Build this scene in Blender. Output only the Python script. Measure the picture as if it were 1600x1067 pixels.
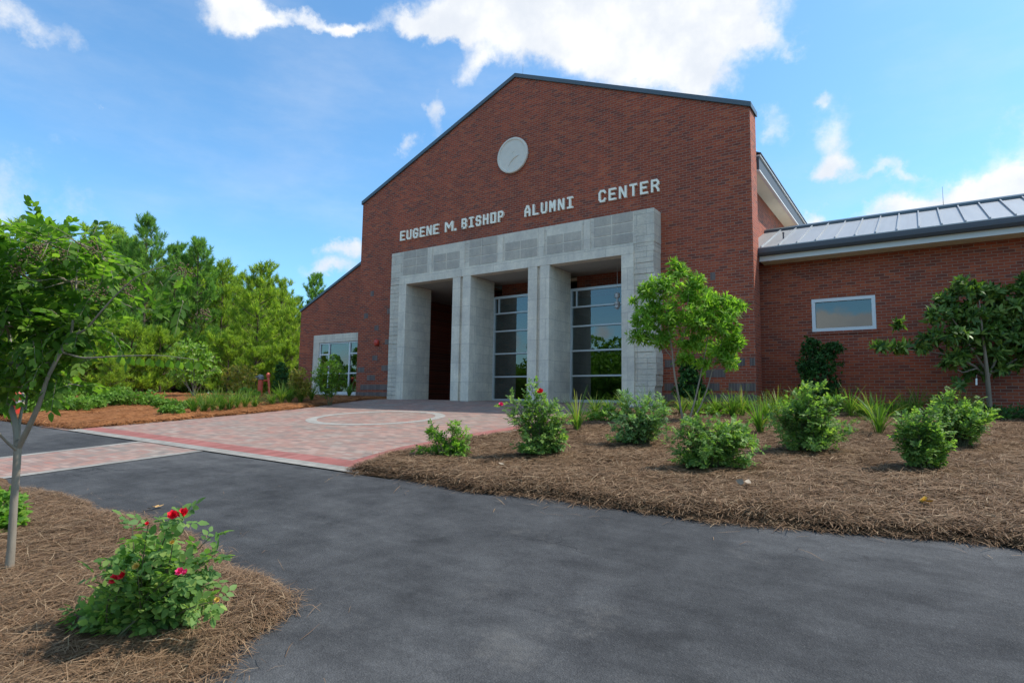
import bpy, bmesh, math, random
import numpy as np
from mathutils import Vector, Matrix

# ------------------------------------------------------------------ scene
for _o in list(bpy.data.objects):
    bpy.data.objects.remove(_o)
SC = bpy.context.scene
COL = SC.collection
rng = np.random.default_rng(7)
random.seed(7)

# camera -------------------------------------------------------------------
FPX, YAW, PIT, ROL = 938.18, 0.604040, 0.0987489, 0.0148772     # for a 1600 px wide frame
CXP, CYP = 800.0, 533.5
cy_, sy_, cp_, sp_ = math.cos(YAW), math.sin(YAW), math.cos(PIT), math.sin(PIT)
FW = np.array([-sy_ * cp_, cy_ * cp_, sp_])
_rt = np.array([cy_, sy_, 0.0]); _up = np.cross(_rt, FW)
RT = math.cos(ROL) * _rt + math.sin(ROL) * _up
UP = -math.sin(ROL) * _rt + math.cos(ROL) * _up
cam = bpy.data.cameras.new("camera"); camo = bpy.data.objects.new("camera", cam); COL.objects.link(camo)
cam.sensor_width = 36.0; cam.lens = FPX / 1600.0 * 36.0; cam.clip_start = 0.05; cam.clip_end = 3000
camo.matrix_world = Matrix(((RT[0], UP[0], -FW[0], 0), (RT[1], UP[1], -FW[1], 0), (RT[2], UP[2], -FW[2], 0), (0, 0, 0, 1)))
SC.camera = camo

# light --------------------------------------------------------------------
SUN = np.array([0.58, 0.43, 1.0]); SUN /= np.linalg.norm(SUN)
SUN_EL, SUN_ROT = math.asin(SUN[2]), math.atan2(SUN[0], SUN[1])
SUN_STRENGTH, SKY_STRENGTH, EXPOSURE = 3.1, 0.15, 0.70
sl = bpy.data.lights.new("sun", 'SUN'); sl.energy = SUN_STRENGTH; sl.angle = math.radians(0.6); sl.color = (1.0, 0.93, 0.84)
so = bpy.data.objects.new("sun", sl); COL.objects.link(so)
so.rotation_mode = 'QUATERNION'; so.rotation_quaternion = Vector(SUN).to_track_quat('Z', 'Y'); so.location = (20, 20, 40)
SC.view_settings.view_transform = 'Standard'; SC.view_settings.look = 'None'
SC.view_settings.gamma = 1.0; SC.view_settings.exposure = EXPOSURE


def ray(px, py):
    return FW + RT * ((px - CXP) / FPX) - UP * ((py - CYP) / FPX)


class NT:
    """small node tree helper"""
    def __init__(s, tree):
        s.t = tree; s.n = tree.nodes; s.l = tree.links

    def __call__(s, typ, inp=None, **kw):
        nd = s.n.new(typ)
        for k, v in kw.items():
            setattr(nd, k, v)
        if inp:
            for k, v in inp.items():
                sk = nd.inputs[k]
                if isinstance(v, bpy.types.NodeSocket):
                    s.l.new(v, sk)
                else:
                    sk.default_value = v
        return nd

    def math(s, op, a, b=None, c=None, clamp=False):
        d = {0: a}
        if b is not None: d[1] = b
        if c is not None: d[2] = c
        return s('ShaderNodeMath', d, operation=op, use_clamp=clamp).outputs[0]

    def vmath(s, op, a, b=None, out=0):
        d = {0: a}
        if b is not None: d[1] = b
        return s('ShaderNodeVectorMath', d, operation=op).outputs[out]

    def mix(s, fac, a, b, blend='MIX'):
        nd = s('ShaderNodeMix', data_type='RGBA', blend_type=blend)
        for i, v in ((0, fac), (6, a), (7, b)):
            sk = nd.inputs[i]
            if isinstance(v, bpy.types.NodeSocket): s.l.new(v, sk)
            else: sk.default_value = v if i == 0 else (*v, 1)
        return nd.outputs[2]

    def noise(s, vec, scale, detail=4, rough=0.55, out=0):
        return s('ShaderNodeTexNoise', {'Vector': vec, 'Scale': scale, 'Detail': detail, 'Roughness': rough}).outputs[out]

    def ramp(s, fac, stops, interp='LINEAR'):
        nd = s('ShaderNodeValToRGB', {0: fac}); cr = nd.color_ramp; cr.interpolation = interp
        while len(cr.elements) > 1: cr.elements.remove(cr.elements[-1])
        for i, (p, c) in enumerate(stops):
            e = cr.elements[0] if i == 0 else cr.elements.new(p)
            e.position = p; e.color = (*c, 1) if len(c) == 3 else c
        return nd.outputs[0]

    def smooth(s, v, a, b):
        nd = s('ShaderNodeMapRange', {0: v, 1: a, 2: b, 3: 0.0, 4: 1.0}, interpolation_type='SMOOTHSTEP')
        return nd.outputs[0]


# sky with clouds, built round directions ------------------------------------
W = bpy.data.worlds.new("World"); SC.world = W; W.use_nodes = True
T = NT(W.node_tree); T.n.clear()
sky = T('ShaderNodeTexSky', sky_type='NISHITA', sun_disc=False, sun_elevation=SUN_EL, sun_rotation=SUN_ROT,
        altitude=30.0, air_density=1.0, dust_density=1.1, ozone_density=2.2)
gen = T('ShaderNodeTexCoord').outputs['Generated']
dirn = T.vmath('NORMALIZE', gen)
skyc = T.mix(1.0, sky.outputs[0], (0.63, 0.94, 1.05), 'MULTIPLY')
# warp the direction a little so the cloud edges are ragged
nz = T.noise(dirn, 7.0, 8, 0.62, out=1)
nz2 = T.vmath('SUBTRACT', nz, (0.5, 0.5, 0.5))
nzs = T('ShaderNodeVectorMath', {0: nz2, 'Scale': 0.15}, operation='SCALE').outputs[0]
wd = T.vmath('NORMALIZE', T.vmath('ADD', dirn, nzs))
CLOUDS = [  # pixel of the photograph the cloud's middle lies at, angular half sizes (deg), weight
    (900, 5, 8.5, 3.4, 1.2), (1015, 70, 6.0, 3.4, 1.15), (740, 35, 4.5, 1.5, 0.8), (1105, 15, 3.6, 2.4, 0.95), (1085, 115, 3.2, 2.0, 1.0), (940, -90, 11, 5, 1.0), (850, 60, 5, 2.2, .8),
    (375, 5, 2.6, 2.6, 1.0), (405, 30, 2.0, 1.4, .8), (500, 42, 3.2, 0.8, 0.85), (640, 38, 2.6, 1.0, 0.7), (30, 8, 3.0, 1.5, 0.9), (560, 52, 2.0, .6, 0.55), (680, 60, 2, .8, .6),
    (668, 178, 1.0, 2.2, 0.75), (622, 222, 1.0, 1.0, 0.85), (715, 115, 1.4, 1.2, 0.5), (740, 95, 1.0, .8, .5),
    (537, 388, 1.6, 0.9, 1.0), (525, 424, 2.2, 1.0, 1.0), (1283, 225, 1.9, 2.6, 0.85), (1290, 262, 1.7, 1.0, 0.75),
    (1180, 50, 1.8, 1.2, 0.85), (1215, 78, 1.2, .9, 0.5), (1570, 292, 4.6, 1.6, 0.9), (1420, 326, 4.2, .8, 0.75), (1500, 312, 3.6, 1.0, .75), (1610, 268, 2.2, 1.3, 0.65), (1480, 280, 2.4, .6, .45),
    (1197, 178, 1.1, 1.1, 0.6), (1265, 340, 1.4, 1.1, 0.85), (1370, 276, 2.6, 0.5, 0.5), (1275, 145, .9, 0.5, 0.5), (155, 143, 0.5, 0.5, 0.5),
    (-300, 260, 14, 5, 0.9), (2100, 150, 16, 7, 0.9), (400, -500, 14, 7, 0.9), (1500, -700, 16, 8, 0.8)]
total = None
MIRROR = [(1290, 500, 3.0, 1.2, 1.0), (1320, 506, 3.0, 0.9, 0.9), (1350, 512, 2.6, .6, .8), (790, 522, 2.0, 1.2, 1.0), (935, 535, 1.6, 1.0, .9), (905, 560, 2.0, .8, .6), (535, 560, 3, 1.5, .7)]
for (px, py, ax, ay, wgt) in CLOUDS + [(c_[0], -c_[1] - 5000, c_[2], c_[3], c_[4]) for c_ in MIRROR]:
    if py < -4000: d = ray(px, -py - 5000) * np.array([1, -1, 1])     # seen by reflection in the building's glass
    else: d = ray(px, py)
    d = d.copy(); d = d / np.linalg.norm(d)
    h = np.cross(d, (0, 0, 1.0)); h /= np.linalg.norm(h); v = np.cross(h, d)
    a = T.math('DIVIDE', T.vmath('DOT_PRODUCT', wd, tuple(h), 1), math.sin(math.radians(ax)))
    b = T.math('DIVIDE', T.vmath('DOT_PRODUCT', wd, tuple(v), 1), math.sin(math.radians(ay)))
    q = T.math('ADD', T.math('MULTIPLY', a, a), T.math('MULTIPLY', b, b))
    front = T.math('GREATER_THAN', T.vmath('DOT_PRODUCT', wd, tuple(d), 1), 0.2)
    e = T.math('MULTIPLY', T.math('MULTIPLY', T.math('EXPONENT', T.math('MULTIPLY', q, -0.9)), wgt), front)
    total = e if total is None else T.math('ADD', total, e)
# unseen clouds added high behind the camera to brighten and whiten the shaded facade
backd = T.vmath('DOT_PRODUCT', dirn, (float(-FW[0]), float(-FW[1]), 0.0), 1)
fill_clouds = T.math('MULTIPLY', T.math('MULTIPLY', T.smooth(backd, 0.0, 0.35), T.smooth(T('ShaderNodeSeparateXYZ', {0: dirn}).outputs[2], 0.30, 0.48)), T.smooth(T.noise(T.vmath('MULTIPLY', dirn, (1, 1, 2.2)), 2.6, 6, 0.6), 0.38, 0.56))
total = T.math('ADD', total, T.math('MULTIPLY', fill_clouds, 1.1))
fine = T.noise(dirn, 16.0, 9, 0.68)
dens = T.math('ADD', total, T.math('MULTIPLY', T.math('SUBTRACT', fine, 0.5), 1.25))
mask = T.smooth(dens, 0.24, 1.15)
wisp = T.math('MULTIPLY', T.smooth(T.noise(T.vmath('MULTIPLY', dirn, (1, 1, 3.0)), 3.2, 7, 0.6), 0.42, 0.85), 0.20)
mask = T.math('MAXIMUM', T.math('MULTIPLY', mask, 0.97), wisp)
shade = T.smooth(T.noise(dirn, 9.0, 6, 0.6), 0.35, 0.7)
cloudc = T.mix(shade, (3.45, 3.65, 3.95), (4.6, 4.6, 4.55))
out = T.mix(mask, skyc, cloudc)
bg = T('ShaderNodeBackground', {0: out, 1: SKY_STRENGTH})
T('ShaderNodeOutputWorld', {0: bg.outputs[0]})

# ------------------------------------------------------------------ helpers
def tag(o, label=None, cat=None, group=None, kind=None):
    if label: o['label'] = label
    if cat: o['category'] = cat
    if group: o['group'] = group
    if kind: o['kind'] = kind
    return o


def empty(name, loc=(0, 0, 0), label=None, cat=None, group=None, rz=0.0):
    o = bpy.data.objects.new(name, None); COL.objects.link(o)
    o.location = tuple(float(v) for v in loc); o.rotation_euler = (0, 0, rz); o.empty_display_size = 0.2
    return tag(o, label, cat, group)


def link(name, me, mat=None, parent=None):
    o = bpy.data.objects.new(name, me); COL.objects.link(o)
    if mat is not None:
        for m_ in (mat if isinstance(mat, (list, tuple)) else [mat]): me.materials.append(m_)
    if parent is not None: o.parent = parent
    return o


def np_mesh(name, verts, groups):
    """groups: list of int arrays (n,k) of faces with k corners, or (array, material index)"""
    me = bpy.data.meshes.new(name)
    verts = np.asarray(verts, np.float32)
    me.vertices.add(len(verts)); me.vertices.foreach_set('co', verts.ravel())
    fl, st, mi, pos = [], [], [], 0
    for g in groups:
        ar, m_ = g if isinstance(g, tuple) else (g, 0)
        ar = np.asarray(ar, np.int32)
        if len(ar) == 0: continue
        n, k = ar.shape
        fl.append(ar.ravel()); st.append(pos + np.arange(n) * k); mi.append(np.full(n, m_)); pos += n * k
    fl = np.concatenate(fl).astype(np.int32); st = np.concatenate(st).astype(np.int32); mi = np.concatenate(mi).astype(np.int32)
    me.loops.add(len(fl)); me.loops.foreach_set('vertex_index', fl)
    me.polygons.add(len(st)); me.polygons.foreach_set('loop_start', st)
    me.polygons.foreach_set('material_index', mi)
    me.update(calc_edges=True); me.validate()
    return me


class MB:
    """collects faces into one mesh"""
    def __init__(s): s.v = []; s.f = []

    def add(s, vs, fs):
        n = len(s.v); s.v += [tuple(float(c) for c in v) for v in vs]; s.f += [tuple(n + i for i in f) for f in fs]; return s

    def box(s, x0, x1, y0, y1, z0, z1):
        return s.add([(x0, y0, z0), (x1, y0, z0), (x1, y1, z0), (x0, y1, z0), (x0, y0, z1), (x1, y0, z1), (x1, y1, z1), (x0, y1, z1)],
                     [(0, 3, 2, 1), (4, 5, 6, 7), (0, 1, 5, 4), (1, 2, 6, 5), (2, 3, 7, 6), (3, 0, 4, 7)])

    def prism(s, pts, y0, y1):
        """polygon in XZ (counter-clockwise seen from -Y) pushed from y0 to y1"""
        n = len(pts)
        vs = [(x, y0, z) for x, z in pts] + [(x, y1, z) for x, z in pts]
        fs = [tuple(range(n)), tuple(range(2 * n - 1, n - 1, -1))]
        for i in range(n):
            j = (i + 1) % n; fs.append((i, i + n, j + n, j))
        return s.add(vs, fs)

    def prism_x(s, pts, x0, x1):
        """polygon in YZ pushed along X"""
        n = len(pts)
        vs = [(x0, y, z) for y, z in pts] + [(x1, y, z) for y, z in pts]
        fs = [tuple(range(n - 1, -1, -1)), tuple(range(n, 2 * n))]
        for i in range(n):
            j = (i + 1) % n; fs.append((i, j, j + n, i + n))
        return s.add(vs, fs)

    def lathe(s, prof, n=16, o=(0, 0, 0), axis='Z'):
        base = len(s.v); vs = []; fs = []
        for r, h in prof:
            for k in range(n):
                a = 2 * math.pi * k / n; c, d = r * math.cos(a), r * math.sin(a)
                p = (c, d, h) if axis == 'Z' else ((c, -h, d) if axis == 'Y' else (h, c, d))
                vs.append((p[0] + o[0], p[1] + o[1], p[2] + o[2]))
        for i in range(len(prof) - 1):
            for k in range(n):
                fs.append((i * n + k, i * n + (k + 1) % n, (i + 1) * n + (k + 1) % n, (i + 1) * n + k))
        fs.append(tuple(range(n - 1, -1, -1))); fs.append(tuple((len(prof) - 1) * n + k for k in range(n)))
        return s.add(vs, fs)

    def tube(s, pts, rad, n=7):
        v, f = tube_np(pts, rad, n); base = len(s.v)
        s.v += [tuple(p) for p in v.tolist()]; s.f += [tuple(base + i for i in q) for q in f.tolist()]
        return s

    def build(s, name, mat, parent=None, bevel=0.0, smooth=False):
        me = bpy.data.meshes.new(name); me.from_pydata(s.v, [], s.f); me.update()
        if bevel > 0 or True:
            bm = bmesh.new(); bm.from_mesh(me); bmesh.ops.recalc_face_normals(bm, faces=bm.faces)
            bm.to_mesh(me); bm.free()
        o = link(name, me, mat, parent)
        if bevel > 0:
            md = o.modifiers.new('bevel', 'BEVEL'); md.width = bevel; md.segments = 2; md.limit_method = 'ANGLE'; md.angle_limit = 0.7
        if smooth:
            for p in me.polygons: p.use_smooth = True
        return o


def tube_np(pts, rad, n=7):
    pts = np.asarray(pts, float); rad = np.asarray(rad, float) * np.ones(len(pts))
    tg = np.gradient(pts, axis=0); tg /= np.linalg.norm(tg, axis=1)[:, None] + 1e-9
    ref = np.array([0.31, 0.17, 0.93]); a = np.cross(tg, ref); a /= np.linalg.norm(a, axis=1)[:, None] + 1e-9
    b = np.cross(tg, a)
    ang = np.arange(n) * 2 * math.pi / n
    v = pts[:, None, :] + rad[:, None, None] * (np.cos(ang)[None, :, None] * a[:, None, :] + np.sin(ang)[None, :, None] * b[:, None, :])
    m = len(pts); f = []
    for i in range(m - 1):
        for k in range(n): f.append((i * n + k, i * n + (k + 1) % n, (i + 1) * n + (k + 1) % n, (i + 1) * n + k))
    return v.reshape(-1, 3), np.array(f)


def unit(a):
    a = np.asarray(a, float); return a / (np.linalg.norm(a, axis=-1, keepdims=True) + 1e-9)


def perp(d, ref=None):
    ref = rng.normal(size=d.shape) if ref is None else np.broadcast_to(ref, d.shape)
    n = ref - (ref * d).sum(-1, keepdims=True) * d
    return unit(n)


def leaves_np(P, D, N, L, Wd, droop=0.15, fold=0.12, simple=False):
    """leaf blades: base P, direction D, upper face N, length L, width Wd"""
    n = len(P); L = np.asarray(L)[:, None] * np.ones((n, 1)); Wd = np.asarray(Wd)[:, None] * np.ones((n, 1))
    S = np.cross(D, N)
    if simple:
        v = np.stack([P, P + D * L * .45 + S * Wd * .5, P + D * L - N * L * droop, P + D * L * .45 - S * Wd * .5], 1)
        i = np.arange(n)[:, None] * 4
        return v.reshape(-1, 3), [i + np.array([[0, 3, 2, 1]])]
    m = P + D * L * .5 - N * Wd * fold
    v = np.stack([P, P + D * L * .33 + S * Wd * .5, P + D * L * .72 + S * Wd * .36 - N * L * droop * .4, P + D * L - N * L * droop,
                  P + D * L * .72 - S * Wd * .36 - N * L * droop * .4, P + D * L * .33 - S * Wd * .5, m], 1)
    i = np.arange(n)[:, None] * 7
    return v.reshape(-1, 3), [i + np.array([[0, 6, 1]]), i + np.array([[0, 5, 6]]), i + np.array([[6, 3, 2, 1]]), i + np.array([[6, 5, 4, 3]])]


class Acc:
    def __init__(s): s.v = []; s.g = []; s.n = 0

    def add(s, v, groups, mi=0):
        s.v.append(v)
        for g in groups: s.g.append((np.asarray(g) + s.n, mi))
        s.n += len(v); return s

    def build(s, name, mats, parent=None, smooth=False):
        o = link(name, np_mesh(name, np.concatenate(s.v), s.g), mats, parent)
        if smooth: o.data.polygons.foreach_set('use_smooth', np.ones(len(o.data.polygons), bool))
        return o


# the ground: one gentle slope that levels off in front of the building -----------
GA, GB, GZ = -0.020, 0.077, -0.04


def zg(X, Y):
    p = GZ + GA * (X + 11.7) + GB * (Y - 16.3)
    k = 22.0
    hi = -np.logaddexp(0.0, -k * (p)) / k + 0.0
    return np.logaddexp(0.0, k * (hi + 2.3)) / k - 2.3


def G(px, py, lift=0.0):
    """the point of the ground that the ray through a pixel of the 1600 px photograph meets"""
    d = ray(px, py); t = 0.8
    for _ in range(4000):
        p = d * t
        if p[2] <= zg(p[0], p[1]) + lift: break
        t *= 1.004
        if t > 300: break
    lo, hi = t / 1.004, t
    for _ in range(20):
        m_ = 0.5 * (lo + hi); p = d * m_
        if p[2] <= zg(p[0], p[1]) + lift: hi = m_
        else: lo = m_
    return d * hi


def at(px, py, depth):
    return ray(px, py) * depth


def depth_of(p): return float(np.dot(p, FW))


# ------------------------------------------------------------------ materials
def new_mat(name):
    m_ = bpy.data.materials.new(name); m_.use_nodes = True
    t = NT(m_.node_tree); t.n.clear(); return m_, t


def principled(t, **kw):
    p = t('ShaderNodeBsdfPrincipled', kw); t('ShaderNodeOutputMaterial', {0: p.outputs[0]}); return p


def obj_co(t): return t('ShaderNodeTexCoord').outputs['Object']


def plain(name, col, rough=0.5, metal=0.0, var=0.12, scale=6.0, bump=0.0, bscale=60):
    m_, t = new_mat(name); co = obj_co(t)
    n = t.noise(co, scale, 5)
    c = t.mix(n, tuple(v * (1 - var) for v in col), tuple(min(1, v * (1 + var)) for v in col))
    kw = {'Base Color': c, 'Roughness': rough, 'Metallic': metal}
    if bump > 0:
        b = t('ShaderNodeBump', {'Strength': bump, 'Distance': 0.01, 'Height': t.noise(co, bscale, 4)}); kw['Normal'] = b.outputs[0]
    principled(t, **kw); return m_


def brick_core(t, u, v, bw, bh, joint=0.010):
    """running bond: returns joint mask (1 = mortar), per-brick random value, second random"""
    row = t.math('FLOOR', t.math('DIVIDE', v, bh))
    off = t.math('MULTIPLY', t.math('FLOORED_MODULO', row, 2.0), 0.5)
    uu = t.math('ADD', t.math('DIVIDE', u, bw), off)
    colm = t.math('FLOOR', uu)
    fu = t.math('MULTIPLY', t.math('FRACT', uu), bw); fv = t.math('MULTIPLY', t.math('FRACT', t.math('DIVIDE', v, bh)), bh)
    e = t.math('MINIMUM', t.math('MINIMUM', fu, t.math('SUBTRACT', bw, fu)), t.math('MINIMUM', fv, t.math('SUBTRACT', bh, fv)))
    mort = t.math('SUBTRACT', 1.0, t.smooth(e, joint * 0.35, joint * 0.75))
    idv = t('ShaderNodeCombineXYZ', {0: colm, 1: row, 2: 0.0}).outputs[0]
    w = t('ShaderNodeTexWhiteNoise', {0: idv}, noise_dimensions='3D')
    sep = t('ShaderNodeSeparateColor', {0: w.outputs[1]})
    return mort, w.outputs[0], sep.outputs[1]


def brick_mat(name, axis='XZ', dark=1.0):
    m_, t = new_mat(name); co = obj_co(t)
    s = t('ShaderNodeSeparateXYZ', {0: co}); u = s.outputs[0 if axis[0] == 'X' else 1]; v = s.outputs[2]
    mort, r1, r2 = brick_core(t, u, v, 0.2195, 0.0748, 0.013)
    bc = t.ramp(r1, [(0.0, (.20, .058, .038)), (0.10, (.255, .060, .034)), (0.25, (.315, .064, .030)), (0.55, (.375, .074, .032)),
                     (0.85, (.42, .088, .036)), (1.0, (.46, .115, .048))])
    big = t.noise(co, 0.55, 4, 0.6)
    bc = t.mix(1.0, bc, t.ramp(big, [(0.25, (.72, .74, .78)), (0.75, (1.18, 1.12, 1.06))]), 'MULTIPLY')
    sp = t.noise(co, 70.0, 3)
    bc = t.mix(0.35, bc, t.ramp(sp, [(0.3, (.4, .4, .4)), (0.7, (1.3, 1.3, 1.3))]), 'MULTIPLY')
    wx = t.noise(t.vmath('MULTIPLY', co, (1.6, 1.6, .16)), 1.0, 5, .6)
    bc = t.mix(0.5, bc, t.ramp(wx, [(0.36, (.80, .82, .84)), (0.64, (1.08, 1.04, 1.02))]), 'MULTIPLY')
    mc = t.mix(t.noise(co, 9.0), (.25, .145, .105), (.34, .215, .16))
    c = t.mix(mort, bc, mc)
    if dark != 1.0: c = t.mix(1.0, c, (dark, dark, dark), 'MULTIPLY')  # even darkening that paints recess shade into the brick
    h = t.math('ADD', t.math('MULTIPLY', t.math('SUBTRACT', 1.0, mort), 0.8), t.math('MULTIPLY', sp, 0.35))
    b = t('ShaderNodeBump', {'Strength': 0.55, 'Distance': 0.008, 'Height': h})
    principled(t, **{'Base Color': c, 'Roughness': 0.85, 'Normal': b.outputs[0]}); return m_


def soldier_mat(name):
    m_, t = new_mat(name); co = obj_co(t); s = t('ShaderNodeSeparateXYZ', {0: co})
    fu = t.math('FRACT', t.math('DIVIDE', s.outputs[0], 0.0748))
    e = t.math('MULTIPLY', t.math('MINIMUM', fu, t.math('SUBTRACT', 1.0, fu)), 0.0748)
    mort = t.math('SUBTRACT', 1.0, t.smooth(e, 0.003, 0.008))
    w = t('ShaderNodeTexWhiteNoise', {1: t.math('FLOOR', t.math('DIVIDE', s.outputs[0], 0.0748))}, noise_dimensions='1D')
    bc = t.ramp(w.outputs[0], [(0, (.11, .085, .082)), (0.5, (.145, .112, .106)), (1, (.19, .145, .132))])
    c = t.mix(mort, bc, (.22, .18, .15))
    b = t('ShaderNodeBump', {'Strength': 0.4, 'Distance': 0.006, 'Height': t.math('ADD', t.math('SUBTRACT', 1.0, mort), t.noise(co, 60, 3))})
    principled(t, **{'Base Color': c, 'Roughness': 0.85, 'Normal': b.outputs[0]}); return m_


def stone_mat(name, rockface=0.0, bw=0.9, bh=0.335, axis='XZ', base=(.71, .66, .565), joint=0.012):
    m_, t = new_mat(name); co = obj_co(t)
    s = t('ShaderNodeSeparateXYZ', {0: co}); u = s.outputs[0 if axis[0] == 'X' else 1]; v = s.outputs[2]
    if axis == 'BOTH': u = t.math('ADD', s.outputs[0], s.outputs[1])
    mort, r1, r2 = brick_core(t, u, t.math('ADD', v, 0.02), bw, bh, joint)
    n1 = t.noise(co, 1.6, 6, 0.6); n2 = t.noise(co, 14.0, 6, 0.65); n3 = t.noise(co, 60, 3)
    k = 0.95
    c = t.ramp(r1, [(0, tuple(x * k for x in base)), (0.5, base), (1, tuple(min(1, x * 1.06) for x in base))])
    c = t.mix(1.0, c, t.ramp(n1, [(0.3, (.80, .80, .82)), (0.7, (1.12, 1.10, 1.06))]), 'MULTIPLY')
    c = t.mix(0.6, c, t.ramp(n2, [(0.3, (.84, .84, .84)), (0.7, (1.12, 1.12, 1.12))]), 'MULTIPLY')
    # rain streaks
    st = t.noise(t.vmath('MULTIPLY', co, (7, 7, 0.35)), 1.0, 5, 0.6)
    c = t.mix(0.25, c, t.ramp(st, [(0.35, (.74, .73, .71)), (0.62, (1.06, 1.06, 1.06))]), 'MULTIPLY')
    c = t.mix(t.math('MULTIPLY', mort, 0.55), c, (.30, .29, .27))
    h = t.math('ADD', t.math('MULTIPLY', t.math('SUBTRACT', 1.0, mort), 0.6), t.math('ADD', t.math('MULTIPLY', n2, 0.4 + 3.0 * rockface), t.math('MULTIPLY', n3, 0.15 + rockface)))
    b = t('ShaderNodeBump', {'Strength': 0.35 + 0.5 * rockface, 'Distance': 0.012 + 0.03 * rockface, 'Height': h})
    principled(t, **{'Base Color': c, 'Roughness': 0.82, 'Normal': b.outputs[0]}); return m_


def leaf_mat(name, cols, trans=0.42, rough=0.42, spec=0.4):
    m_, t = new_mat(name)
    r = t('ShaderNodeNewGeometry').outputs['Random Per Island']
    c = t.ramp(r, [(i / (len(cols) - 1), x) for i, x in enumerate(cols)])
    cl = t.noise(obj_co(t), 2.4, 3, 0.6)
    c = t.mix(1.0, c, t.ramp(cl, [(0.32, (.80, .86, .88)), (0.68, (1.38, 1.30, 1.12))]), 'MULTIPLY')
    p = t('ShaderNodeBsdfPrincipled', {'Base Color': c, 'Roughness': rough, 'Specular IOR Level': spec})
    tc = t.mix(1.0, c, (1.35, 1.5, 0.55), 'MULTIPLY')
    tr = t('ShaderNodeBsdfTranslucent', {0: tc})
    mx = t('ShaderNodeMixShader', {0: trans, 1: p.outputs[0], 2: tr.outputs[0]})
    t('ShaderNodeOutputMaterial', {0: mx.outputs[0]}); return m_


def glass_mat(name, refl=0.25, tint=(.42, .5, .48)):
    m_, t = new_mat(name)
    fr = t('ShaderNodeFresnel', {0: 1.6}).outputs[0]
    fac = t.math('MINIMUM', t.math('ADD', t.math('MULTIPLY', fr, 1.3), refl), 0.97)
    tr = t('ShaderNodeBsdfTransparent', {0: (*tint, 1)}); gl = t('ShaderNodeBsdfGlossy', {0: (.86, .93, .92, 1), 'Roughness': 0.0})
    mx = t('ShaderNodeMixShader', {0: fac, 1: tr.outputs[0], 2: gl.outputs[0]})
    t('ShaderNodeOutputMaterial', {0: mx.outputs[0]}); return m_


def emit_mat(name, col, st):
    m_, t = new_mat(name); e = t('ShaderNodeEmission', {0: (*col, 1), 1: st}); t('ShaderNodeOutputMaterial', {0: e.outputs[0]}); return m_


def bark_mat(name, a, b, sc=18):
    m_, t = new_mat(name); co = obj_co(t)
    n = t.noise(t.vmath('MULTIPLY', co, (1, 1, 0.3)), sc, 6, 0.65); n2 = t.noise(co, 3.0, 4)
    c = t.mix(n, a, b); c = t.mix(0.5, c, t.ramp(n2, [(0.3, (.7, .7, .7)), (0.7, (1.2, 1.2, 1.2))]), 'MULTIPLY')
    bp = t('ShaderNodeBump', {'Strength': 0.6, 'Distance': 0.01, 'Height': n})
    principled(t, **{'Base Color': c, 'Roughness': 0.85, 'Normal': bp.outputs[0]}); return m_


M = {}
M['brick'] = brick_mat('brick_front', 'XZ'); M['brick_side'] = brick_mat('brick_side', 'YZ'); M['brick_shaded'] = brick_mat('brick_painted_shade', 'XZ', 0.62)  # the last is the same brick with recess shade painted into its colour
M['soldier'] = soldier_mat('grey_soldier_brick')
M['stone'] = stone_mat('dressed_limestone', 0.0, 1.4, 0.66, 'BOTH'); M['stone_rough'] = stone_mat('rock_faced_limestone', 0.55, 0.62, 0.325, base=(.67, .62, .53))
M['stone_jamb'] = stone_mat('jamb_limestone', 0.02, 0.80, 0.33, 'BOTH', base=(.69, .64, .55))
M['stone_dark'] = stone_mat('grey_panel_stone', 0.25, 5, 5, base=(.49, .45, .39)); M['stone_light'] = stone_mat('pale_joint_stone', 0.15, 5, 5, base=(.69, .64, .55))
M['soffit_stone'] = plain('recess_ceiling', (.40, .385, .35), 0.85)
M['coping'] = plain('slate_blue_metal', (.085, .115, .135), 0.38, 0.3, 0.08)
M['gutter'] = plain('dark_grey_metal', (.075, .085, .10), 0.6, 0.0, 0.08)
M['fascia'] = plain('white_trim_paint', (.66, .66, .64), 0.5, 0, 0.05)
M['soffit'] = plain('soffit_panel', (.84, .86, .70), 0.6, 0, 0.06)
M['frame'] = plain('white_window_frame', (.72, .74, .76), 0.35, 0, 0.04)
M['alu'] = plain('pale_aluminium', (.50, .53, .54), 0.35, 0.25, 0.05)
M['glass'] = glass_mat('tinted_glass', 0.06, (.34, .40, .37)); M['glass_wing'] = glass_mat('reflecting_glass', 0.07, (.38, .46, .44))
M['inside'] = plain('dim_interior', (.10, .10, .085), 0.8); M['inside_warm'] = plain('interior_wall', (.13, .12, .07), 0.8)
M['lamp'] = emit_mat('ceiling_lamp_glow', (1.0, .86, .62), 5.0)
M['letter'] = plain('cream_letter_paint', (.96, .92, .78), 0.4, 0, 0.015)
M['emblem'] = plain('cast_stone', (.70, .66, .58), 0.7, 0, 0.08, 5, 0.2)
M['red'] = plain('red_paint', (.52, .045, .025), 0.4, 0, 0.15); M['orange_red'] = plain('red_orange_paint', (.62, .10, .05), 0.45, 0, 0.15)
M['greycap'] = plain('dull_cast_metal', (.22, .22, .21), 0.5, 0.4, 0.15); M['chrome'] = plain('bright_cap', (.48, .46, .45), 0.4, 0.3, 0.05)
M['white'] = plain('white_plastic', (.78, .78, .75), 0.4, 0, 0.04)
M['bronze'] = plain('dark_bronze', (.018, .022, .02), 0.45, 0.4, 0.2)


def roof_mat():
    m_, t = new_mat('standing_seam_metal'); co = obj_co(t)
    n = t.noise(t.vmath('MULTIPLY', co, (8, 0.7, 0.7)), 1.0, 5, 0.6)
    c = t.mix(n, (.29, .30, .31), (.40, .41, .415))
    principled(t, **{'Base Color': c, 'Roughness': 0.5, 'Metallic': 0.4}); return m_


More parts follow.
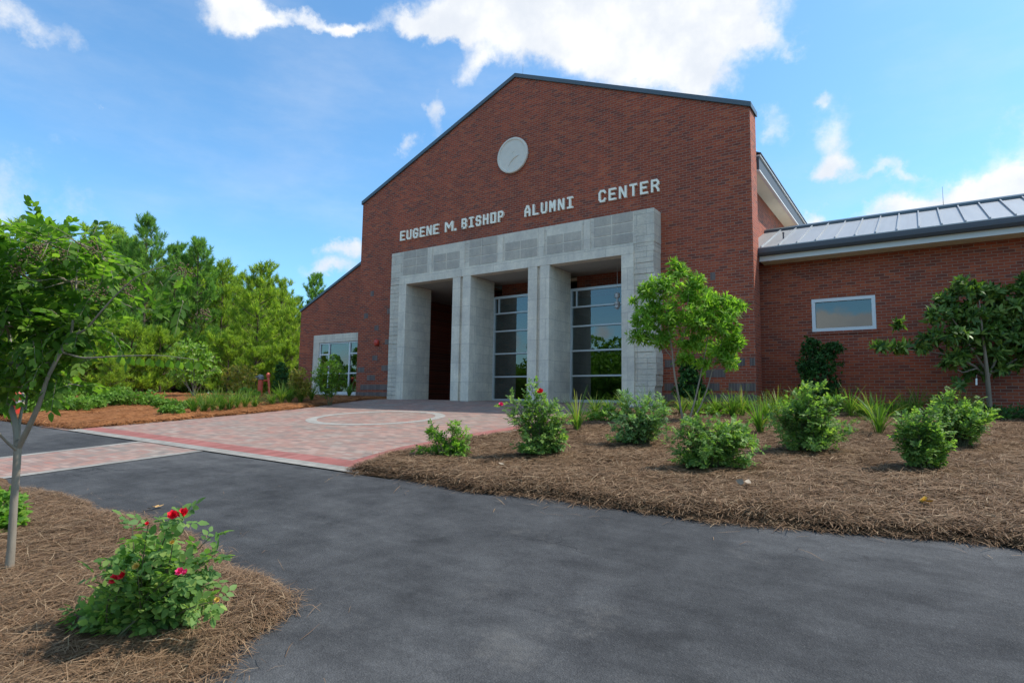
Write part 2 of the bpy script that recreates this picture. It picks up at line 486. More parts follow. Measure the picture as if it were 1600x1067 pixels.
M['roof'] = roof_mat()


def asphalt_mat():
    m_, t = new_mat('worn_asphalt'); co = obj_co(t)
    big = t.noise(co, 0.30, 5, 0.55); mid = t.noise(co, 2.4, 9, 0.74); fine = t.noise(co, 170.0, 2, 0.7); gr = t.noise(co, 38.0, 5, 0.8)
    c = t.ramp(big, [(0.30, (.038, .0385, .040)), (0.5, (.053, .0535, .055)), (0.70, (.074, .074, .075))])
    c = t.mix(0.75, c, t.ramp(mid, [(0.34, (.62, .62, .63)), (0.66, (1.4, 1.4, 1.38))]), 'MULTIPLY')
    sw = t.noise(t.vmath('MULTIPLY', co, (0.30, 2.4, 1)), 1.8, 8, 0.75)   # streaks along the way of travel
    c = t.mix(0.35, c, t.ramp(sw, [(0.38, (.62, .62, .63)), (0.64, (1.4, 1.4, 1.38))]), 'MULTIPLY')
    c = t.mix(0.45, c, t.ramp(gr, [(0.32, (.55, .55, .55)), (0.68, (1.5, 1.5, 1.5))]), 'MULTIPLY')
    c = t.mix(0.55, c, t.ramp(fine, [(0.3, (.45, .45, .45)), (0.7, (1.55, 1.55, 1.55))]), 'MULTIPLY')
    vor = t('ShaderNodeTexVoronoi', {'Vector': co, 'Scale': 95.0}, feature='F1')
    chip = t.math('MULTIPLY', t.math('LESS_THAN', vor.outputs[0], 0.36), t.math('GREATER_THAN', t('ShaderNodeSeparateColor', {0: vor.outputs[1]}).outputs[0], 0.9))
    c = t.mix(t.math('MULTIPLY', chip, 0.22), c, (.19, .185, .17))
    dust = t.math('MULTIPLY', t.smooth(t.noise(co, 1.3, 10, 0.78), 0.56, 0.70), 0.25)
    c = t.mix(dust, c, (.17, .16, .145))
    # a few wandering hairline cracks and dark oil spots
    wc = t.vmath('ADD', co, t('ShaderNodeVectorMath', {0: t.noise(co, 1.6, 6, 0.6, out=1), 'Scale': 1.3}, operation='SCALE').outputs[0])
    ed = t('ShaderNodeTexVoronoi', {'Vector': wc, 'Scale': 0.28}, feature='DISTANCE_TO_EDGE').outputs[0]
    crack = t.math('MULTIPLY', t.math('SUBTRACT', 1.0, t.smooth(ed, 0.0012, 0.0045)), t.smooth(t.noise(co, 0.5, 2), 0.45, 0.6))
    oil = t.math('MULTIPLY', t.math('SUBTRACT', 1.0, t.smooth(t('ShaderNodeTexVoronoi', {'Vector': wc, 'Scale': 0.9}, feature='F1').outputs[0], 0.06, 0.16)), 0.45)
    c = t.mix(t.math('MAXIMUM', t.math('MULTIPLY', crack, .8), oil), c, (.018, .018, .019))
    h = t.math('ADD', t.math('MULTIPLY', fine, 0.6), t.math('ADD', t.math('MULTIPLY', vor.outputs[0], 0.8), t.math('MULTIPLY', gr, 0.5)))
    b = t('ShaderNodeBump', {'Strength': 0.7, 'Distance': 0.006, 'Height': h})
    principled(t, **{'Base Color': c, 'Roughness': 0.9, 'Specular IOR Level': 0.25, 'Normal': b.outputs[0]}); return m_


def paver_mat(name, kind='field'):
    m_, t = new_mat(name); co = obj_co(t); s = t('ShaderNodeSeparateXYZ', {0: co})
    if kind == 'field':
        # 45 degree bond of small pavers
        mort, r1, r2 = brick_core(t, s.outputs[0], s.outputs[1], 0.215, 0.108, 0.010)
        c = t.ramp(r1, [(0, (.13, .105, .095)), (0.2, (.22, .175, .15)), (0.45, (.26, .145, .11)), (0.65, (.33, .205, .16)), (0.85, (.36, .295, .25)), (1, (.31, .125, .095))])
        big = t.noise(co, 1.1, 6, 0.65)
        c = t.mix(0.5, c, t.mix(t.smooth(big, .35, .65), (.24, .20, .165), (.33, .165, .125)))
    elif kind == 'red':
        mort, r1, r2 = brick_core(t, s.outputs[0], s.outputs[1], 0.108, 0.40, 0.009)
        c = t.ramp(r1, [(0, (.24, .075, .060)), (0.5, (.30, .095, .078)), (1, (.33, .125, .105))])
    elif kind == 'ring':
        mort, r1, r2 = brick_core(t, s.outputs[0], s.outputs[1], 0.215, 0.108, 0.008)
        c = t.ramp(r1, [(0, (.29, .275, .245)), (1, (.36, .345, .31))])
    else:
        mort, r1, r2 = brick_core(t, s.outputs[0], s.outputs[1], 0.108, 0.40, 0.008)
        c = t.ramp(r1, [(0, (.225, .21, .185)), (1, (.30, .283, .252))])
    n = t.noise(co, 2.3, 7, 0.7)
    c = t.mix(0.6, c, t.ramp(n, [(0.3, (.74, .74, .74)), (0.7, (1.2, 1.18, 1.15))]), 'MULTIPLY')
    c = t.mix(t.math('MULTIPLY', mort, 0.7), c, (.16, .14, .125))
    b = t('ShaderNodeBump', {'Strength': 0.5, 'Distance': 0.006, 'Height': t.math('ADD', t.math('SUBTRACT', 1.0, mort), t.math('MULTIPLY', t.noise(co, 50, 3), 0.4))})
    principled(t, **{'Base Color': c, 'Roughness': 0.85, 'Normal': b.outputs[0]}); return m_


def straw_ground_mat(name, a, b_, c_):
    m_, t = new_mat(name); co = obj_co(t)
    n = t.noise(t.vmath('MULTIPLY', co, (9, 30, 9)), 1.0, 6, 0.7); n2 = t.noise(t.vmath('MULTIPLY', co, (34, 8, 9)), 1.0, 6, 0.7)
    w = t.noise(co, 1.4, 4); f = t.mix(t.smooth(w, 0.42, 0.58), (0, 0, 0), (1, 1, 1))
    k = t.math('ADD', t.math('MULTIPLY', n, 0.5), t.math('MULTIPLY', n2, 0.5))
    c = t.ramp(k, [(0.36, a), (0.5, b_), (0.62, c_)])
    c = t.mix(0.6, c, t.ramp(t.noise(co, 0.9, 5), [(0.3, (.6, .6, .62)), (0.7, (1.25, 1.2, 1.15))]), 'MULTIPLY')
    bp = t('ShaderNodeBump', {'Strength': 1.0, 'Distance': 0.03, 'Height': k})
    principled(t, **{'Base Color': c, 'Roughness': 0.95, 'Specular IOR Level': 0.1, 'Normal': bp.outputs[0]}); return m_


def straw_mat(name, cols):
    m_, t = new_mat(name); r = t('ShaderNodeNewGeometry').outputs['Random Per Island']
    c = t.ramp(r, [(i / (len(cols) - 1), x) for i, x in enumerate(cols)])
    principled(t, **{'Base Color': c, 'Roughness': 0.7, 'Specular IOR Level': 0.2}); return m_


M['asphalt'] = asphalt_mat(); M['paver'] = paver_mat('paver_field'); M['paver_red'] = paver_mat('paver_red_band', 'red'); M['paver_ring'] = paver_mat('paver_pale_ring', 'ring'); M['paver_white'] = paver_mat('paver_pale_band', 'white')
M['mulch'] = straw_ground_mat('pine_straw_old', (.034, .020, .012), (.125, .074, .042), (.23, .148, .085))
M['mulch_fresh'] = straw_ground_mat('pine_straw_fresh', (.09, .035, .014), (.24, .098, .036), (.36, .17, .07))
M['straw'] = straw_mat('straw_blades', [(.075, .045, .027), (.16, .098, .055), (.26, .165, .095), (.18, .098, .05), (.36, .26, .16)])
M['straw_fresh'] = straw_mat('straw_blades_fresh', [(.16, .060, .022), (.27, .11, .040), (.36, .17, .065), (.22, .08, .03)])
M['soil'] = plain('field_soil', (.16, .12, .07), 0.95, 0, 0.4, 1.2, 0.5, 20)

M['leaf_rose'] = leaf_mat('rose_leaf', [(0.094, 0.181, 0.056), (0.138, 0.250, 0.075), (0.188, 0.312, 0.094), (0.275, 0.362, 0.106)], 0.5, 0.5, 0.2)
M['leaf_rose_blue'] = leaf_mat('bluish_rose_leaf', [(0.094, 0.175, 0.081), (0.131, 0.237, 0.106), (0.181, 0.306, 0.125), (0.250, 0.362, 0.138)], .45, .5, .2)
M['leaf_rose_young'] = leaf_mat('bright_rose_leaf', [(0.081, 0.184, 0.029), (0.127, 0.265, 0.046), (0.172, 0.322, 0.057), (0.230, 0.345, 0.069)], 0.5, 0.5, 0.2)
M['leaf_lance'] = leaf_mat('bright_narrow_leaf', [(0.101, 0.216, 0.025), (0.165, 0.318, 0.045), (0.229, 0.394, 0.064), (0.293, 0.419, 0.084)], 0.55, 0.5, 0.2)
M['leaf_oval'] = leaf_mat('mid_green_oval_leaf', [(0.055, 0.125, 0.022), (0.085, 0.180, 0.030), (0.125, 0.235, 0.040), (0.190, 0.300, 0.060)], 0.58, 0.5, 0.2)
M['leaf_magnolia'] = leaf_mat('dark_glossy_leaf', [(0.038, 0.083, 0.021), (0.067, 0.143, 0.033), (0.128, 0.224, 0.048), (0.209, 0.284, 0.067)], 0.3, 0.42, 0.3)
M['leaf_dark'] = leaf_mat('deep_green_leaf', [(0.026, 0.075, 0.026), (0.042, 0.117, 0.034), (0.065, 0.163, 0.042)], 0.35, 0.5, 0.2)
M['leaf_yellow'] = leaf_mat('yellow_green_leaf', [(0.196, 0.210, 0.035), (0.308, 0.280, 0.049), (0.420, 0.308, 0.084), (0.224, 0.280, 0.049)], 0.4, 0.45)
M['leaf_lime'] = leaf_mat('lime_leaf', [(0.120, 0.240, 0.030), (0.210, 0.360, 0.053), (0.285, 0.420, 0.075)], 0.45, 0.45)
M['leaf_cover'] = leaf_mat('low_shrub_leaf', [(0.085, 0.169, 0.026), (0.133, 0.254, 0.043), (0.194, 0.339, 0.067)], 0.45, 0.5, 0.2)
M['leaf_far'] = leaf_mat('broadleaf', [(0.084, 0.180, 0.024), (0.120, 0.252, 0.036), (0.168, 0.324, 0.048)], 0.45, 0.5, 0.2)
M['needle'] = leaf_mat('pine_needle', [(0.122, 0.207, 0.037), (0.207, 0.317, 0.055), (0.305, 0.415, 0.073), (0.415, 0.500, 0.098)], 0.55, 0.5, 0.2)
M['needle_deep'] = leaf_mat('blue_green_needle', [(0.100, 0.200, 0.062), (0.156, 0.294, 0.081), (0.225, 0.388, 0.100)], 0.5, 0.5, 0.2)
M['blade'] = leaf_mat('strap_leaf', [(0.056, 0.131, 0.024), (0.093, 0.187, 0.033), (0.140, 0.234, 0.047), (0.281, 0.281, 0.093)], 0.45, 0.5, 0.2)
M['bark_grey'] = bark_mat('grey_bark', (.17, .135, .10), (.36, .305, .235)); M['bark_brown'] = bark_mat('brown_bark', (.055, .038, .026), (.14, .10, .07))
M['bark_pine'] = bark_mat('pine_bark', (.05, .034, .026), (.13, .085, .06)); M['cane'] = plain('green_brown_cane', (.10, .10, .045), 0.7)
M['petal_red'] = plain('red_petal', (.82, .012, .035), 0.5, 0, 0.3, 40); M['petal_pink'] = plain('pink_petal', (.85, .05, .20), 0.5, 0, 0.3, 40)
M['petal_yellow'] = plain('faded_yellow_petal', (.62, .42, .08), 0.55, 0, 0.2, 40)
M['berry'] = plain('brown_seed', (.13, .085, .04), 0.8); M['dead_leaf'] = plain('tan_dead_leaf', (.42, .25, .09), 0.7, 0, 0.3, 30)
M['pale_leaf'] = plain('bleached_dead_leaf', (.30, .235, .165), 0.7, 0, 0.2, 30); M['yellow_leaf'] = plain('yellow_fallen_leaf', (.60, .36, .05), 0.6, 0, 0.3, 30)
# ------------------------------------------------------------------ ground and paving


def sheet(name, x0, x1, y0, y1, lift, mat, step=0.5, skew=None):
    nx = max(2, int((x1 - x0) / step) + 1); ny = max(2, int((y1 - y0) / step) + 1)
    X, Y = np.meshgrid(np.linspace(x0, x1, nx), np.linspace(y0, y1, ny))
    if skew is not None: X = X + skew(Y)
    v = np.stack([X, Y, zg(X, Y) + lift], -1).reshape(-1, 3)
    i = (np.arange(ny - 1)[:, None] * nx + np.arange(nx - 1)[None, :]).reshape(-1, 1)
    o = link(name, np_mesh(name, v, [i + np.array([[0, 1, nx + 1, nx]])]), mat)
    return tag(o, kind='structure')


def in_poly(P, poly):
    x, y = P[:, 0], P[:, 1]; r = np.zeros(len(P), bool); n = len(poly)
    for i in range(n):
        x0, y0 = poly[i]; x1, y1 = poly[(i + 1) % n]
        c = ((y0 > y) != (y1 > y)) & (x < (x1 - x0) * (y - y0) / (y1 - y0 + 1e-12) + x0); r ^= c
    return r


def poly_dist(P, poly):
    d = np.full(len(P), 1e9); n = len(poly)
    for i in range(n):
        a = np.array(poly[i]); b = np.array(poly[(i + 1) % n]); ab = b - a
        t = np.clip(((P - a) @ ab) / (ab @ ab + 1e-12), 0, 1); d = np.minimum(d, np.linalg.norm(P - a - t[:, None] * ab, axis=1))
    return d


def bumps(X, Y, s=1.0):
    return (np.sin(X * 1.7 * s + 1.3 * np.sin(Y * 1.1 * s)) + np.sin(Y * 2.1 * s + 1.7 * np.sin(X * .9 * s + 2)) + .6 * np.sin(X * 5.1 * s + Y * 3.7 * s) + .5 * np.sin(X * 8.3 * s - Y * 9.1 * s)) / 3.1


class Bed:
    def __init__(s, poly, h, edge=0.35, rough=0.02):
        # densify and roughen the outline
        out = []; n = len(poly)
        for i in range(n):
            a = np.array(poly[i], float); b = np.array(poly[(i + 1) % n], float); k = max(1, int(np.linalg.norm(b - a) / 0.25))
            if np.linalg.norm(a) > 22 and np.linalg.norm(b) > 22: k = max(1, k // 8)
            for j in range(k): out.append(tuple(a + (b - a) * j / k))
        s.poly = [(x + .05 * math.sin(9 * y + 4 * x), y + .04 * math.sin(11 * x + 3 * y)) for x, y in out]
        s.h, s.edge, s.rough = h, edge, rough

    def z(s, P):
        P = np.asarray(P, float).reshape(-1, 2); d = poly_dist(P, s.poly)
        t = np.clip(d / s.edge, 0, 1); prof = np.sqrt(np.clip(1 - (1 - t) ** 2, 0, 1))
        return zg(P[:, 0], P[:, 1]) + 0.018 + s.h * prof + s.rough * t * bumps(P[:, 0], P[:, 1], 1.6)

    def build(s, name, mat, step=0.22, near=None):
        pl = np.array(s.poly); lo, hi = pl.min(0) - step * 2, pl.max(0) + step * 2
        ax, ay = np.arange(lo[0], hi[0], step), np.arange(lo[1], hi[1], step); nx, ny = len(ax), len(ay)
        gx, gy = np.meshgrid(ax, ay); P = np.stack([gx.ravel(), gy.ravel()], 1)
        P = P + (rng.random(P.shape) - .5) * step * .25
        ins = in_poly(P, s.poly); bd, q = 1e9 * np.ones(len(P)), P.copy()
        for i_ in range(len(s.poly)):            # grid points just outside are pulled onto the outline
            a_, b_ = pl[i_], pl[(i_ + 1) % len(pl)]; ab = b_ - a_
            t_ = np.clip(((P - a_) @ ab) / (ab @ ab + 1e-12), 0, 1); c_ = a_ + t_[:, None] * ab; d_ = np.linalg.norm(P - c_, axis=1)
            k_ = d_ < bd; bd[k_] = d_[k_]; q[k_] = c_[k_]
        ok = ins | (bd < step * 1.05); P = np.where(ins[:, None], P, q)
        i_ = (np.arange(ny - 1)[:, None] * nx + np.arange(nx - 1)[None, :]).reshape(-1, 1) + np.array([[0, 1, nx + 1, nx]])
        F = i_[ok[i_].all(1) & ins[i_].any(1)]
        use, inv = np.unique(F, return_inverse=True); F = inv.reshape(F.shape); XY = P[use]
        me = np_mesh(name, np.c_[XY, s.z(XY)], [F])
        o = link(name, me, mat); o.data.polygons.foreach_set('use_smooth', np.ones(len(me.polygons), bool))
        return tag(o, kind='structure')

    def straw(s, n, mat, wid, length, sampler, label, lift=0.0):
        P = sampler(n * 3); P = P[in_poly(P, s.poly)][:n]; n = len(P)
        z = s.z(P) + rng.random(n) * 0.022 + lift
        base = np.c_[P, z]; a = rng.random(n) * 2 * math.pi
        # bundles lie the same way
        a = a * .55 + 3.0 * bumps(P[:, 0] * 1.3, P[:, 1] * 1.3, 1.0)
        tilt = rng.normal(size=n) * .16
        D = np.stack([np.cos(a) * np.cos(tilt), np.sin(a) * np.cos(tilt), np.sin(tilt) + GB * np.sin(a)], 1)
        S = np.stack([-np.sin(a), np.cos(a), rng.normal(size=n) * .3], 1); L = length * (0.5 + rng.random(n)) ; w = wid * (0.6 + .8 * rng.random(n))
        curl = (rng.normal(size=n) * .18)[:, None] * S + np.array([0, 0, 1.0]) * (0.02 + .12 * rng.random(n))[:, None]
        v = []
        for k, (t, ww) in enumerate(((-.5, .6), (0, 1), (.5, .3))):
            c = base + D * (L * t)[:, None] + curl * (L * (0.25 - t * t) * 1.0)[:, None]
            v += [c - S * (w * ww * .5)[:, None], c + S * (w * ww * .5)[:, None]]
        v = np.stack(v, 1).reshape(-1, 3); i = np.arange(n)[:, None] * 6
        o = link('pine_straw', np_mesh('pine_straw', v, [i + np.array([[0, 1, 3, 2]]), i + np.array([[2, 3, 5, 4]])]), mat)
        return tag(o, label, 'pine straw', kind='stuff')


def terrain():
    xs = np.concatenate([[-1500, -700, -300, -150, -100], np.arange(-75, 61, 1.5), [100, 200, 400, 800, 1500]])
    ys = np.concatenate([[-1500, -700, -300, -150, -90], np.arange(-60, 76, 1.5), [110, 200, 400, 800, 1500]])
    X, Y = np.meshgrid(xs, ys); nx, ny = len(xs), len(ys)
    v = np.stack([X, Y, zg(X, Y) - .06], -1).reshape(-1, 3); i = (np.arange(ny - 1)[:, None] * nx + np.arange(nx - 1)[None, :]).reshape(-1, 1)
    o = link('ground', np_mesh('ground', v, [i + np.array([[0, 1, nx + 1, nx]])]), M['soil']); tag(o, kind='structure')


terrain()
PY0 = 5.45
sheet('asphalt_road', -62, 48, -11, PY0 - 0.002, 0.0, M['asphalt'], 0.6)
sheet('asphalt_road', -5.58, 48, PY0 - 0.002, 9.0, 0.0, M['asphalt'], 0.5)
sheet('plaza', -17.3, -6.2, PY0, 17.62, 0.012, M['paver'], 0.4)
sheet('plaza_edge_band', -15.6, -6.2, PY0, PY0 + .24, 0.016, M['paver_white'], 0.3)
sheet('plaza_red_band', -15.6, -6.5, PY0 + .242, PY0 + .62, 0.016, M['paver_red'], 0.3)
_sk = lambda Y: np.interp(Y, [5.4, 7.3, 8.6, 11.5, 15], [0, -.50, -.56, -.45, -.2])
sheet('plaza_side_band', -6.46, -6.22, PY0 + .242, 14.5, 0.017, M['paver_white'], 0.25, _sk)
sheet('plaza_side_red_band', -6.84, -6.462, PY0 + .622, 14.5, 0.017, M['paver_red'], 0.25, _sk)
sheet('crosswalk_path', -12.10, -10.15, -9.0, PY0 - .004, 0.006, M['paver'], 0.4)
sheet('path_edge_band', -12.27, -12.102, -9.0, PY0 - .004, 0.008, M['paver_white'], 0.4)
sheet('path_edge_band', -10.148, -9.98, -9.0, PY0 - .004, 0.008, M['paver_white'], 0.4)
# the pale ring laid in the plaza
n = 96; a = np.arange(n) * 2 * math.pi / n; v = []
for r_ in (1.46, 1.72):
    x = -11.5 + r_ * np.cos(a); y = 10.7 + r_ * np.sin(a); v.append(np.stack([x, y, zg(x, y) + .017], 1))
i = np.arange(n); j = (i + 1) % n
tag(link('plaza_ring', np_mesh('plaza_ring', np.concatenate(v), [np.stack([i, i + n, j + n, j], 1)]), M['paver_ring']), kind='structure')

pg = lambda l: [tuple(G(x, y)[:2]) for x, y in l]
bedR = Bed(pg([(552, 737), (600, 743), (660, 752), (715, 762), (738, 769), (770, 770), (800, 772), (880, 780), (960, 793), (1040, 804), (1100, 812), (1200, 820), (1300, 830), (1400, 838), (1500, 846), (1600, 856)])
           + [(1.6, 6.3), (6, 7.2), (14, 8), (14, 18.08), (-3.72, 18.08), (-3.72, 16.77), (-6.26, 16.77), (-6.26, 16.0), (-6.9, 14.6)]
           + pg([(888, 654), (858, 664), (800, 679), (742, 690), (700, 697), (655, 706), (605, 717), (575, 728)]), 0.10, 0.30, 0.028)
bedL = Bed([(-16.99, 16.2), (-16.95, 15.6), (-16.4, 13.8)] + pg([(480, 637.5), (420, 644), (350, 650.5), (270, 658), (200, 664), (118, 671)]) + [(-16.5, 5.55), (-22, 5.62), (-60, 5.7), (-60, 50), (-24.2, 50), (-24.2, 17.43), (-19.4, 17.43), (-19.4, 16.77), (-17.0, 16.77)], 0.09, 0.4, 0.05)
bedI = Bed(pg([(-90, 742), (0, 750), (20, 757), (34, 769), (75, 776), (112, 784), (130, 791), (138, 806), (182, 812), (238, 822), (292, 845), (326, 872), (350, 892), (402, 910), (432, 940), (424, 968), (384, 1008), (312, 1067), (225, 1160)])
           + [(-2.9, .4), (-4.5, -1.2), (-9, -1.6), (-13.5, -.6), (-13.2, .9)], 0.07, 0.32, 0.028)
bedR.build('planting_bed', M['mulch'], 0.22); bedL.build('planting_bed', M['mulch_fresh'], 0.30); bedI.build('planting_bed', M['mulch'], 0.15)


def near_sampler(x0, x1, y0, y1, power):
    def f(n):
        P = np.stack([x0 + (x1 - x0) * rng.random(n * 8), y0 + (y1 - y0) * rng.random(n * 8)], 1)
        d = np.linalg.norm(P, axis=1); w = np.minimum(1, (2.6 / d) ** power)
        return P[rng.random(len(P)) < w]
    return f


bedI.straw(52000, M['straw'], .0032, .17, near_sampler(-9, -2, -.6, 4.2, 1.5), 'brown pine straw covering the near island bed round the red rose')
bedR.straw(95000, M['straw'], .0055, .20, near_sampler(-7.5, 4, 5, 17, 1.5), 'old grey-brown pine straw covering the wide bed right of the plaza')
bedL.straw(14000, M['straw_fresh'], .011, .26, near_sampler(-34, -15.5, 5.5, 24, .6), 'fresh orange pine straw covering the bed left of the plaza')
# straw that spills over the edges of the two beds beside the road
def spill(bed, n_, mat, wid, length, label, keep, reach=1.0):
    pl = np.array(bed.poly); nx_ = np.roll(pl, -1, 0); sl_ = np.linalg.norm(nx_ - pl, axis=1); ok = keep(pl) & (sl_ < .6); w_ = sl_ * ok; k_ = rng.choice(len(pl), n_, p=w_ / w_.sum())
    u = rng.random((n_, 1)); P = pl[k_] + (nx_ - pl)[k_] * u; tg = unit((nx_ - pl)[k_]); nm = np.stack([tg[:, 1], -tg[:, 0]], 1)
    clump = .05 + .09 * np.clip(bumps(P[:, 0] * 2.2, P[:, 1] * 2.2), -.4, 1)
    off = rng.normal(size=n_) * clump * reach; P = P + nm * off[:, None]
    ins = in_poly(P, bed.poly); z = np.where(ins, bed.z(P), zg(P[:, 0], P[:, 1])) + .012 + rng.random(n_) * .03
    a_ = rng.random(n_) * 6.283; D = unit(np.stack([np.cos(a_), np.sin(a_), rng.normal(size=n_) * .22], 1)); S = np.stack([-np.sin(a_), np.cos(a_), np.zeros(n_)], 1); L = length * (.4 + rng.random(n_)); w2 = wid * (.6 + .8 * rng.random(n_))
    B = np.c_[P, z]; V = []
    for t_, q_ in ((-.5, .6), (0, 1), (.5, .3)):
        c_ = B + D * (L * t_)[:, None]; c_[:, 2] = np.maximum(c_[:, 2] - (abs(t_) > .1) * .012, zg(c_[:, 0], c_[:, 1]) + .004); V += [c_ - S * (w2 * q_ * .5)[:, None], c_ + S * (w2 * q_ * .5)[:, None]]
    v_ = np.stack(V, 1).reshape(-1, 3); i_ = np.arange(n_)[:, None] * 6
    return tag(link('pine_straw', np_mesh('pine_straw', v_, [i_ + np.array([[0, 1, 3, 2]]), i_ + np.array([[2, 3, 5, 4]])]), mat), label, 'pine straw', kind='stuff')


spill(bedR, 9000, M['straw'], .006, .17, 'loose straw spilling over the road edge of the right bed', lambda q: (q[:, 1] < 9.5) & (q[:, 0] < 3))
spill(bedI, 5000, M['straw'], .004, .14, 'loose straw spilling onto the asphalt round the near island', lambda q: (q[:, 0] > -9) & (q[:, 1] > .2))
spill(bedR, 420, M['straw'], .006, .15, 'stray pine needles blown onto the drive below the right bed', lambda q: (q[:, 1] < 9.5) & (q[:, 0] < 3), 6.0)
spill(bedI, 260, M['straw'], .0035, .13, 'stray pine needles blown onto the drive beside the near island', lambda q: (q[:, 0] > -9) & (q[:, 1] > .2), 6.0)
spill(bedL, 2500, M['straw_fresh'], .011, .24, 'loose orange straw along the left edge of the plaza', lambda q: (q[:, 0] > -30) & (q[:, 1] < 16))
# ------------------------------------------------------------------ the building
def onY(px, py, Y): d = ray(px, py); return d * (Y / d[1])


HALL = empty('alumni_hall', (-11.55, 16.79, -.04), 'red brick hall with a wide gable, grey stone three-bay entrance and low side wings', 'building')
HALL_INV = Matrix.Translation((11.55, -16.79, .04))


def part(mb, name, mat, parent=None, bevel=0.0, smooth=False, label=None):
    o = mb.build(name, mat, None, bevel, smooth); o.parent = parent or HALL
    o.matrix_parent_inverse = HALL_INV if (parent is None or parent is HALL) else Matrix.Identity(4)
    if parent is not None and parent is not HALL: o.matrix_parent_inverse = HALL_INV @ Matrix.Identity(4) if False else Matrix.Identity(4)
    if label: o['label'] = label
    return o


FY, BY = 16.79, 17.45           # front and back of the gable wall
XL, XR, XA, ZE, ZA = -19.37, -3.70, -11.60, 8.20, 11.48
zs = lambda x: ZE + (ZA - ZE) * ((x - XL) / (XA - XL) if x < XA else (XR - x) / (XR - XA))
PX0, PX1, PZ1 = -16.95, -6.30, 5.62
w = MB()
w.prism([(XL, -.6), (PX0, -.6), (PX0, zs(PX0)), (XL, ZE)], FY, BY)
w.prism([(PX1, -.6), (XR, -.6), (XR, ZE), (PX1, zs(PX1))], FY, BY)
w.prism([(PX0, PZ1), (PX1, PZ1), (PX1, zs(PX1)), (XA, ZA), (PX0, zs(PX0))], FY, BY)
# merge the inner seams away so that the wall reads as one face set
fw = part(w, 'front_wall', M['brick'])
# sides of the gable wall carry the same brick turned round the corner
for p in fw.data.polygons:
    if abs(p.normal.x) > .9: p.material_index = 1
fw.data.materials.append(M['brick_side'])
c = MB()
th = .135
c.prism([(XL - .05, ZE - .02), (XA, ZA - .0), (XR + .05, ZE - .02), (XR + .05, ZE + th), (XA, ZA + th + .02), (XL - .05, ZE + th)], FY - .06, BY + .05)
part(c, 'coping', M['coping'], bevel=.012)
for nm, px in (('soldier_course', None),):
    # grey soldier bricks fading upward, right of the portal and left of it
    def sol(x0, x1, z0, rows=3):
        q = MB(); q.box(x0, x1, FY - .006, FY + .05, z0, z0 + .0748 * rows - .012); part(q, nm, M['soldier'])
    zb = 0.06
    sol(-6.22, XR + .001, zb - .0); sol(-6.22, -5.95, zb + .30); sol(-5.62, -5.17, zb + .30); sol(-4.98, -4.66, zb + .30); sol(-4.42, -3.72, zb + .30)
    sol(-6.2, -5.9, zb + .97); sol(-5.02, -4.5, zb + .67); sol(-4.22, -3.98, zb + .97); sol(-3.86, -3.72, zb + .97); sol(-5.5, -5.3, zb + .97)
    sol(-4.24, -4.05, 2.62); sol(-4.86, -4.72, 3.45); sol(-5.9, -5.75, 2.2)
    sol(-19.35, -17.0, zb - .0); sol(-19.1, -17.02, zb + .30); sol(-18.72, -18.25, zb + .68); sol(-19.3, -18.9, zb + 1.02); sol(-17.9, -17.3, zb + 1.06); sol(-18.45, -18.15, zb + 1.48)
    sol(-17.75, -17.4, zb + 2.1); sol(-18.4, -18.15, 2.75); sol(-19.05, -18.8, 3.3); sol(-17.7, -17.5, 3.4); sol(-18.7, -18.5, 4.2)

# stone portal ----------------------------------------------------------------
YP, YB = 16.24, 17.62
OPN = [(-16.10, -13.79), (-12.98, -10.58), (-9.77, -7.29)]; ZO = 4.35
f = MB(); f.box(-16.97, -6.28, YP, FY + .012, 4.64, 5.64); part(f, 'portal_frieze', M['stone_rough'], bevel=.02)
for x0, x1 in ((-16.97, -16.47), (-6.90, -6.28)):
    f = MB()
    z = -.5
    k = 0
    while z < 4.6:                      # rock-faced courses with a slightly wandering outer edge
        z1 = min(z + .325, 4.639); j = .018 * math.sin(5.3 * k + x0); k += 1
        if x0 < -10: f.box(x0 - j * 1.5, x1, YP + j, FY + .012, z + .004, z1 - .004)
        else: f.box(x0, x1 + j * 1.5, YP + j, FY + .012, z + .004, z1 - .004)
        z = z1
    f.box(x0 + .02, x1 - .02, YP + .04, FY + .01, -.5, 4.63)
    part(f, 'outer_pier', M['stone_rough'], bevel=.008)
f = MB(); f.box(-16.47, -6.90, YP - .045, YP + .3, ZO, 4.66); part(f, 'lintel_band', M['stone'], bevel=.01)
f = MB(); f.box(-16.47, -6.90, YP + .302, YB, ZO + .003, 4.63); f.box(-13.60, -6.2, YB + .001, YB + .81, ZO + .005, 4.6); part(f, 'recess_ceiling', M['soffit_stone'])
for x0, x1 in ((-16.47, -16.10), (-13.79, -13.445), (-13.325, -12.98), (-10.58, -10.235), (-10.115, -9.77), (-7.29, -6.90)):
    f = MB(); f.box(x0, x1, YP - .045, YP + .32, -.5, ZO - .002); part(f, 'pilaster', M['stone'], bevel=.01)
for x0, x1 in ((-16.47, -16.103), (-13.787, -12.983), (-10.577, -9.773), (-7.287, -6.90)):
    f = MB(); f.box(x0, x1, YP + .05 if -15 < x0 < -8 else YP + .321, YB, -.5, ZO - .004)
    o = part(f, 'jamb', M['stone_jamb'], bevel=.006)
